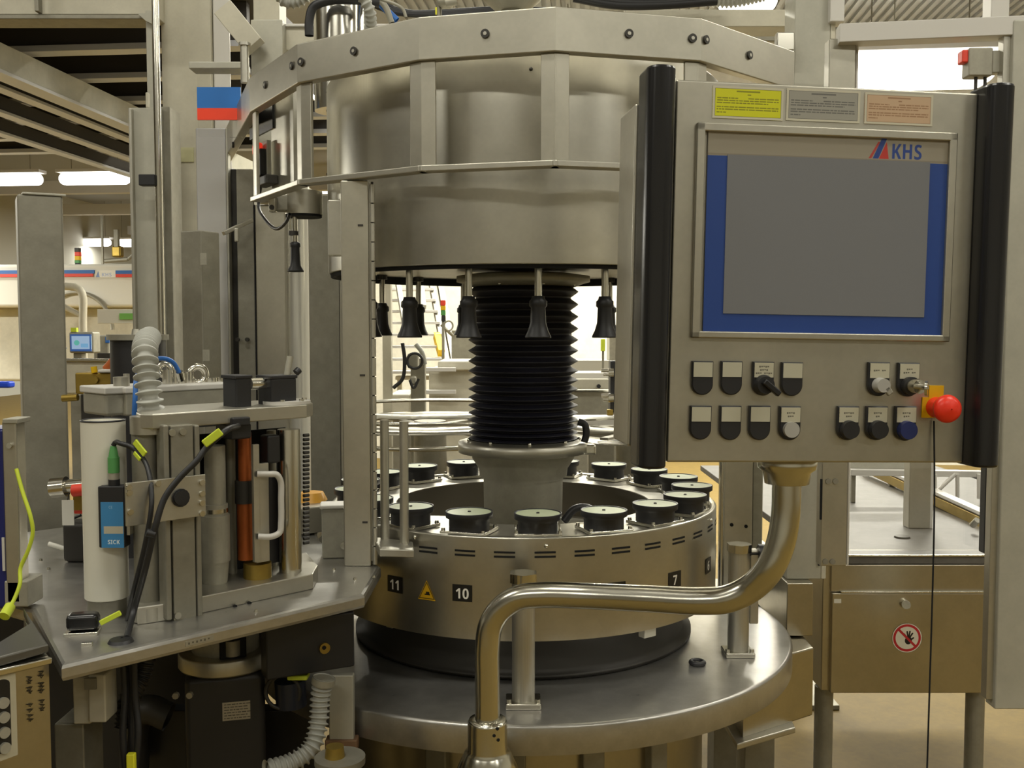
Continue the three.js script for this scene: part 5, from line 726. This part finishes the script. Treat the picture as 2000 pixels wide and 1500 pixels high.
// ---------------------------------------------------------------- behind the turntable: far guides and fittings
{
  const q = (px, py, d) => at(px, py, d);
  const arc = (cx, cy, d, rx, t0, t1, r) => { const c = q(cx, cy, d), pts = []; for (let i = 0; i <= 16; i++) { const t = t0 + (t1 - t0) * i / 16; pts.push(V(c.x + rx * Math.sin(t), c.y, c.z + rx * Math.cos(t))); } return tube(pts, r, 40, 10); };
  const lvl = (px, py, d) => q(px, py, d).y, s1 = lvl(850, 806, 3.9), s2 = lvl(800, 835, 3.5);
  mk('star_wheel', 'round steel transfer wheel with bright rims left behind the bellows', 'wheel', [
    ['disc', lathe([[0.42, 0], [0.42, 0.012], [0.375, 0.012], [0.375, 0], [0.42, 0]], q(840, 820, 3.75).x, lvl(840, 818, 3.35), -3.75, 72), M.steel], ['disc', lathe([[0.42, 0], [0.42, 0.012], [0.375, 0.012], [0.375, 0], [0.42, 0]], q(840, 820, 3.75).x, lvl(840, 850, 3.35), -3.75, 72), M.steel], ['small_disc', lathe([[0.31, 0], [0.31, 0.012], [0.26, 0.012], [0.26, 0], [0.31, 0]], q(840, 820, 3.75).x, lvl(840, 845, 3.44), -3.75, 72), M.steel], ['spoke', [0, 1, 2].map(i => box(q(840, 820, 3.75).x, lvl(840, 852, 3.4), -3.75, 0.78, 0.01, 0.03, 0.002, i * Math.PI / 3)), M.dull], ['hub', cyl(q(840, 820, 3.75).x, 0.6, -3.75, 0.07, 0.06, lvl(840, 840, 3.4) - 0.6, 24), M.dull], ['rim', [arc(840, 808, 3.75, 0.43, -1.6, 1.6, 0.008), arc(840, 850, 3.75, 0.44, -1.6, 1.6, 0.008)], M.polished], ['base', cyl(q(840, 820, 3.75).x, 0, -3.75, 0.2, 0.16, 0.62, 32), M.dull]]);
  mk('transfer_wheel', 'bright steel transfer wheel right behind the bellows', 'wheel', [['disc', lathe([[0.3, 0], [0.3, 0.012], [0.2, 0.012], [0.2, 0], [0.3, 0]], q(1240, 850, 3.5).x, lvl(1200, 868, 3.3), -3.55, 72), M.polished], ['disc', lathe([[0.27, 0], [0.27, 0.012], [0.235, 0.012], [0.235, 0], [0.27, 0]], q(1240, 850, 3.5).x, lvl(1200, 846, 3.3), -3.55, 72), M.steel], ['spoke', [0, 1, 2].map(i => box(q(1240, 850, 3.5).x, lvl(1200, 860, 3.3), -3.55, 0.5, 0.01, 0.03, 0.002, i * Math.PI / 3)), M.dull], ['hub', cyl(q(1240, 850, 3.5).x, 0.5, -3.55, 0.07, 0.06, lvl(1200, 846, 3.3) - 0.5, 24), M.dull], ['base', cyl(q(1240, 850, 3.5).x, 0, -3.55, 0.16, 0.12, 0.5, 32), M.dull]]);
  mk('cream_pillar', 'cream pillar left behind the bellows, next to the hinge', 'pillar', [['shaft', post(747, 764, 520, 690, 4.2, 0.05), M.cream]]);
  mk('regulator_post', 'grey post carrying an air regulator and a coiled black hose', 'post', [['shaft', post(802, 830, 700, 760, 4.3, 0.06), M.dull], ['regulator', [pbox(795, 690, 816, 720, 4.2, 0.08, 0.01), pbox(800, 735, 812, 752, 4.2, 0.05, 0.01)], M.cast], ['black_hose', [new THREE.TorusGeometry(0.032, 0.006, 8, 24).translate(q(810, 705, 4.18).x, q(810, 705, 4.18).y, -4.18), tube([q(786, 670, 4.2), q(790, 700, 4.2), q(786, 740, 4.2), q(768, 758, 4.2)], 0.008, 30, 8), tube([q(800, 742, 4.2), q(808, 758, 4.2), q(818, 740, 4.2)], 0.006, 20, 8)], M.black], ['blue_cable', tube([q(812, 672, 4.22), q(824, 688, 4.22), q(830, 712, 4.22)], 0.01, 20, 8), M.hoseGrey]]);
  const sides = [[[842, 545, 8.2], [880, 752, 7.2]], [[858, 545, 8.2], [895, 752, 7.2]]].map(([a, b]) => [q(...a), q(...b)]);
  const rungs = []; for (let i = 1; i < 9; i++) { const p = q(842, 545, 8.2).lerp(q(880, 752, 7.2), i / 9); rungs.push(['tread', box(p.x - 0.2, p.y, p.z, 0.42, 0.02, 0.16, 0.002), M.joist]); }
  mk('steel_stairs', 'steep steel stairs with bright stringers seen left of the bellows', 'stairs', [['stringer', bar(sides[0][0], sides[0][1], 0.05, 0.05), M.dull], ['stringer', bar(sides[1][0], sides[1][1], 0.05, 0.05), M.dull], ['handrail', [bar(q(776, 545, 7.9), q(792, 640, 7.6), 0.04, 0.04), bar(q(820, 545, 7.9), q(826, 600, 7.7), 0.05, 0.05)], M.dull], ['yellow_grip', bar(q(853, 655, 7.6), q(862, 690, 7.4), 0.05, 0.06), M.amber], ['landing', pbox(772, 735, 895, 742, 7.3, 0.4), M.cream], ['support', [post(776, 784, 742, 800, 7.4, 0.06), post(884, 892, 742, 800, 7.4, 0.06)], M.cream], ...rungs]);
  mk('signal_column', 'red yellow green signal column on a black foot left of the bellows', 'signal lamp', [['red_lens', pbox(860, 586, 870, 597, 6.2, 0.034, 0.006), M.redMark], ['yellow_lens', pbox(860.5, 597, 870, 606, 6.2, 0.034, 0.004), M.amber], ['green_lens', pbox(861, 606, 870, 616, 6.2, 0.034, 0.004), M.green], ['foot', pbox(862, 616, 870, 628, 6.2, 0.034, 0.004), M.black], ['mast', post(863, 868, 628, 700, 6.21, 0.02), M.dull]]);
  mk('tank_unit', 'grey tank with curled hoses behind the left edge of the bellows', 'tank', [['tank', post(882, 935, 645, 700, 6.3, 0.3, 0), M.cast], ['blue_door', pbox(894, 612, 915, 645, 6.35, 0.1), M.blueTint], ['hose_loop', [new THREE.TorusGeometry(0.03, 0.006, 8, 20).rotateY(0.5).translate(q(876, 636, 6.25).x, q(876, 636, 6.25).y, -6.25), tube([q(862, 634, 6.25), q(872, 644, 6.25), q(884, 655, 6.28)], 0.01, 16, 8)], M.cast]]);
  mk('pale_machine', 'pale machine housing between the regulator post and the bellows', 'machine', [['housing', [post(838, 930, 722, 770, 5.4, 0.5), pbox(855, 705, 930, 724, 5.35, 0.4, 0.01)], M.cream], ['rail', [pbox(830, 718, 890, 726, 5.3, 0.05), pbox(830, 762, 890, 770, 5.3, 0.05)], M.joist], ['lower_cover', pbox(760, 770, 800, 812, 5.4, 0.4, 0.01), M.cream], ['lower_cover_leg', post(765, 800, 810, 830, 5.45, 0.3), M.dull]]);
  mk('machine_bed', 'pale machine bed right behind the bellows with a bright top beam', 'machine', [['bed', post(1110, 1240, 765, 790, 4.6, 0.5), M.cast], ['beam', pbox(1110, 740, 1190, 760, 4.55, 0.2, 0.006), M.cream, [['knob', (() => { const p = q(1169, 754, 4.548); return rod(p, p.clone().add(V(0, 0, 0.02)), 0.009, 12); })(), M.black]]], ['rail', pbox(1110, 728, 1188, 740, 4.6, 0.2, 0.004), M.joist], ['rail', pbox(1120, 814, 1240, 832, 4.0, 0.1, 0.006), M.joist], ['support', post(1150, 1200, 832, 850, 4.05, 0.08), M.dull]]);
  mk('low_wall_unit', 'low pale cabinet far behind the right bell', 'cabinet', [['body', post(1110, 1190, 704, 740, 7, 0.4), M.wallGrey], ['panel', post(1190, 1204, 652, 740, 7.1, 0.2), M.cast], ['post', post(1225, 1236, 650, 740, 7.2, 0.2), M.dull]]);
  mk('valve_block', 'black valve block with silver fittings beside the operator panel', 'valve', [['block', pbox(1192, 705, 1240, 806, 4.0, 0.08, 0.004), M.black], ['fitting', [[728], [777]].map(([y]) => [rod(q(1174, y - 4, 3.98), q(1196, y - 4, 3.98), 0.008), rod(q(1178, y + 4, 3.98), q(1198, y + 4, 3.98), 0.006), rod(q(1188, y, 3.98), q(1198, y, 3.98), 0.019)]).flat(), M.polished], ['brass_elbow', [pbox(1186, 800, 1198, 812, 3.98, 0.03, 0.004)], M.brass], ['stand', pbox(1205, 806, 1235, 814, 4.01, 0.05), M.dull]]);
  mk('yellow_sleeve', 'thin post with a yellow sleeve below the right bell', 'post', [['mast', post(1176, 1180, 664, 700, 5.6, 0.02), M.dull], ['sleeve', pbox(1174, 662, 1182, 686, 5.58, 0.03, 0.004), M.lime]]);
}
// ---------------------------------------------------------------- cables and beams above the ring
{
  const q = (px, py, d) => at(px, py, d);
  mk('cream_header', 'cream header beam at the top right above the guard ring', 'beam', [['beam', pbox(1220, 18, 1545, 52, 2.9, 0.1), M.cream], ['clip', pbox(1518, 62, 1552, 98, 2.58, 0.03), M.polished], ['shadow_gap_plate', pbox(1430, 54, 1545, 80, 3.1, 0.02), M.dull]]);
  const dz = 2.7; mk('chrome_canister', 'shiny chrome canister framed by a thick black hose above the ring', 'canister', [['body', cyl(q(662, 30, dz).x, drumTop + 0.001, -dz, 0.066, 0.066, q(662, 12, dz).y - drumTop, 48), M.polished], ['lid', cyl(q(662, 30, dz).x, q(662, 12, dz).y, -dz, 0.066, 0.06, 0.006, 48), M.steel]]);
  mk('thick_black_hose', 'thick black hose arching over the chrome canister', 'hose', [['hose', tube([q(604, 70, 2.6), q(604, 40, 2.6), q(612, 14, 2.6), q(640, 2, 2.6), q(690, 0, 2.6), q(740, 6, 2.62)], 0.0115, 40, 12), M.black]]);
  mk('braided_hose', 'grey braided hose lying over the guard ring, right of the chrome canister', 'hose', [['hose', hose([q(700, -30, 2.55), q(712, 0, 2.55), q(722, 22, 2.56), q(724, 60, 2.6)], 0.014, 0.002, 0.012), M.hoseGrey]]);
  mk('ribbed_hose', 'grey ribbed hose at the top left above the cream beam', 'hose', [['hose', hose([q(540, -20, 2.75), q(560, 4, 2.75), q(590, -2, 2.75), q(610, -25, 2.75)], 0.016, 0.002, 0.012), M.hoseGrey]]);
  mk('cable_bundle', 'dark bundle of blue and black cables above the ring', 'cable', [['black_cable', [0, 1, 2, 3].map(i => tube([q(690 + i * 14, -30, 2.75), q(725 + i * 12, 6 + i * 2, 2.75), q(770 + i * 10, 24, 2.75), q(850, 30 - i * 2, 2.75), q(960, 24 - i * 2, 2.75), q(1100, 20, 2.8)], 0.0075, 40, 8)), M.black], ['blue_cable', tube([q(720, -20, 2.7), q(745, 10, 2.7), q(775, 40, 2.7)], 0.009, 24, 8), M.blue], ['pale_cable', tube([q(728, -10, 2.68), q(752, 12, 2.68), q(765, 45, 2.68)], 0.008, 24, 8), M.cast], ['yellow_tag', pbox(850, 14, 857, 28, 2.6, 0.006, 0.001), M.yellow], ['grey_rod', tube([q(730, -6, 2.62), q(785, 16, 2.62), q(793, 34, 2.62)], 0.004, 20, 8), M.cast]]);
  mk('black_hoses', 'row of black hoses running right along the top picture edge', 'hose', [['hose', [0, 1].map(i => tube([q(1120, -12 + i * 8, 2.85), q(1200, 4 + i * 6, 2.85), q(1290, 6 + i * 4, 2.85), q(1400, -4 + i * 6, 2.85)], 0.012, 30, 10)), M.black]]);
  mk('ribbed_duct', 'pale ribbed duct at the top right picture edge', 'duct', [['duct', hose([q(1380, -4, 2.95), q(1430, -2, 2.95), q(1490, -14, 2.95)], 0.022, 0.003, 0.012), M.hoseGrey]]);
  mk('grey_drum_cap', 'grey machined cap at the top edge above the middle of the ring', 'cap', [['cap', lathe([[0.01, 0.06], [0.09, 0.06], [0.075, 0.03], [0.04, 0.0], [0.01, 0]], q(1000, 10, 2.6).x, q(1000, 22, 2.6).y, -2.6, 40), M.cast], ['pillar', cyl(q(1000, 10, 2.6).x, drumTop, -2.6, 0.03, 0.03, q(1000, 22, 2.6).y - drumTop, 20), M.dull]]);
  mk('valve_fitting', 'small grey valve fitting hanging at the top edge near the yellow tag', 'valve', [['body', pbox(852, -20, 884, 8, 2.5, 0.05, 0.01), M.cast], ['knob', rod(q(870, 6, 2.5), q(892, 2, 2.5), 0.01), M.cast], ['stem', cyl(q(858, 10, 2.53).x, drumTop, -2.53, 0.006, 0.006, q(858, 0, 2.53).y - drumTop, 10), M.dull]]);
}
scene.traverse(o => { if (o.isMesh) { o.castShadow = o.receiveShadow = true; } });
renderer.render(scene, camera);
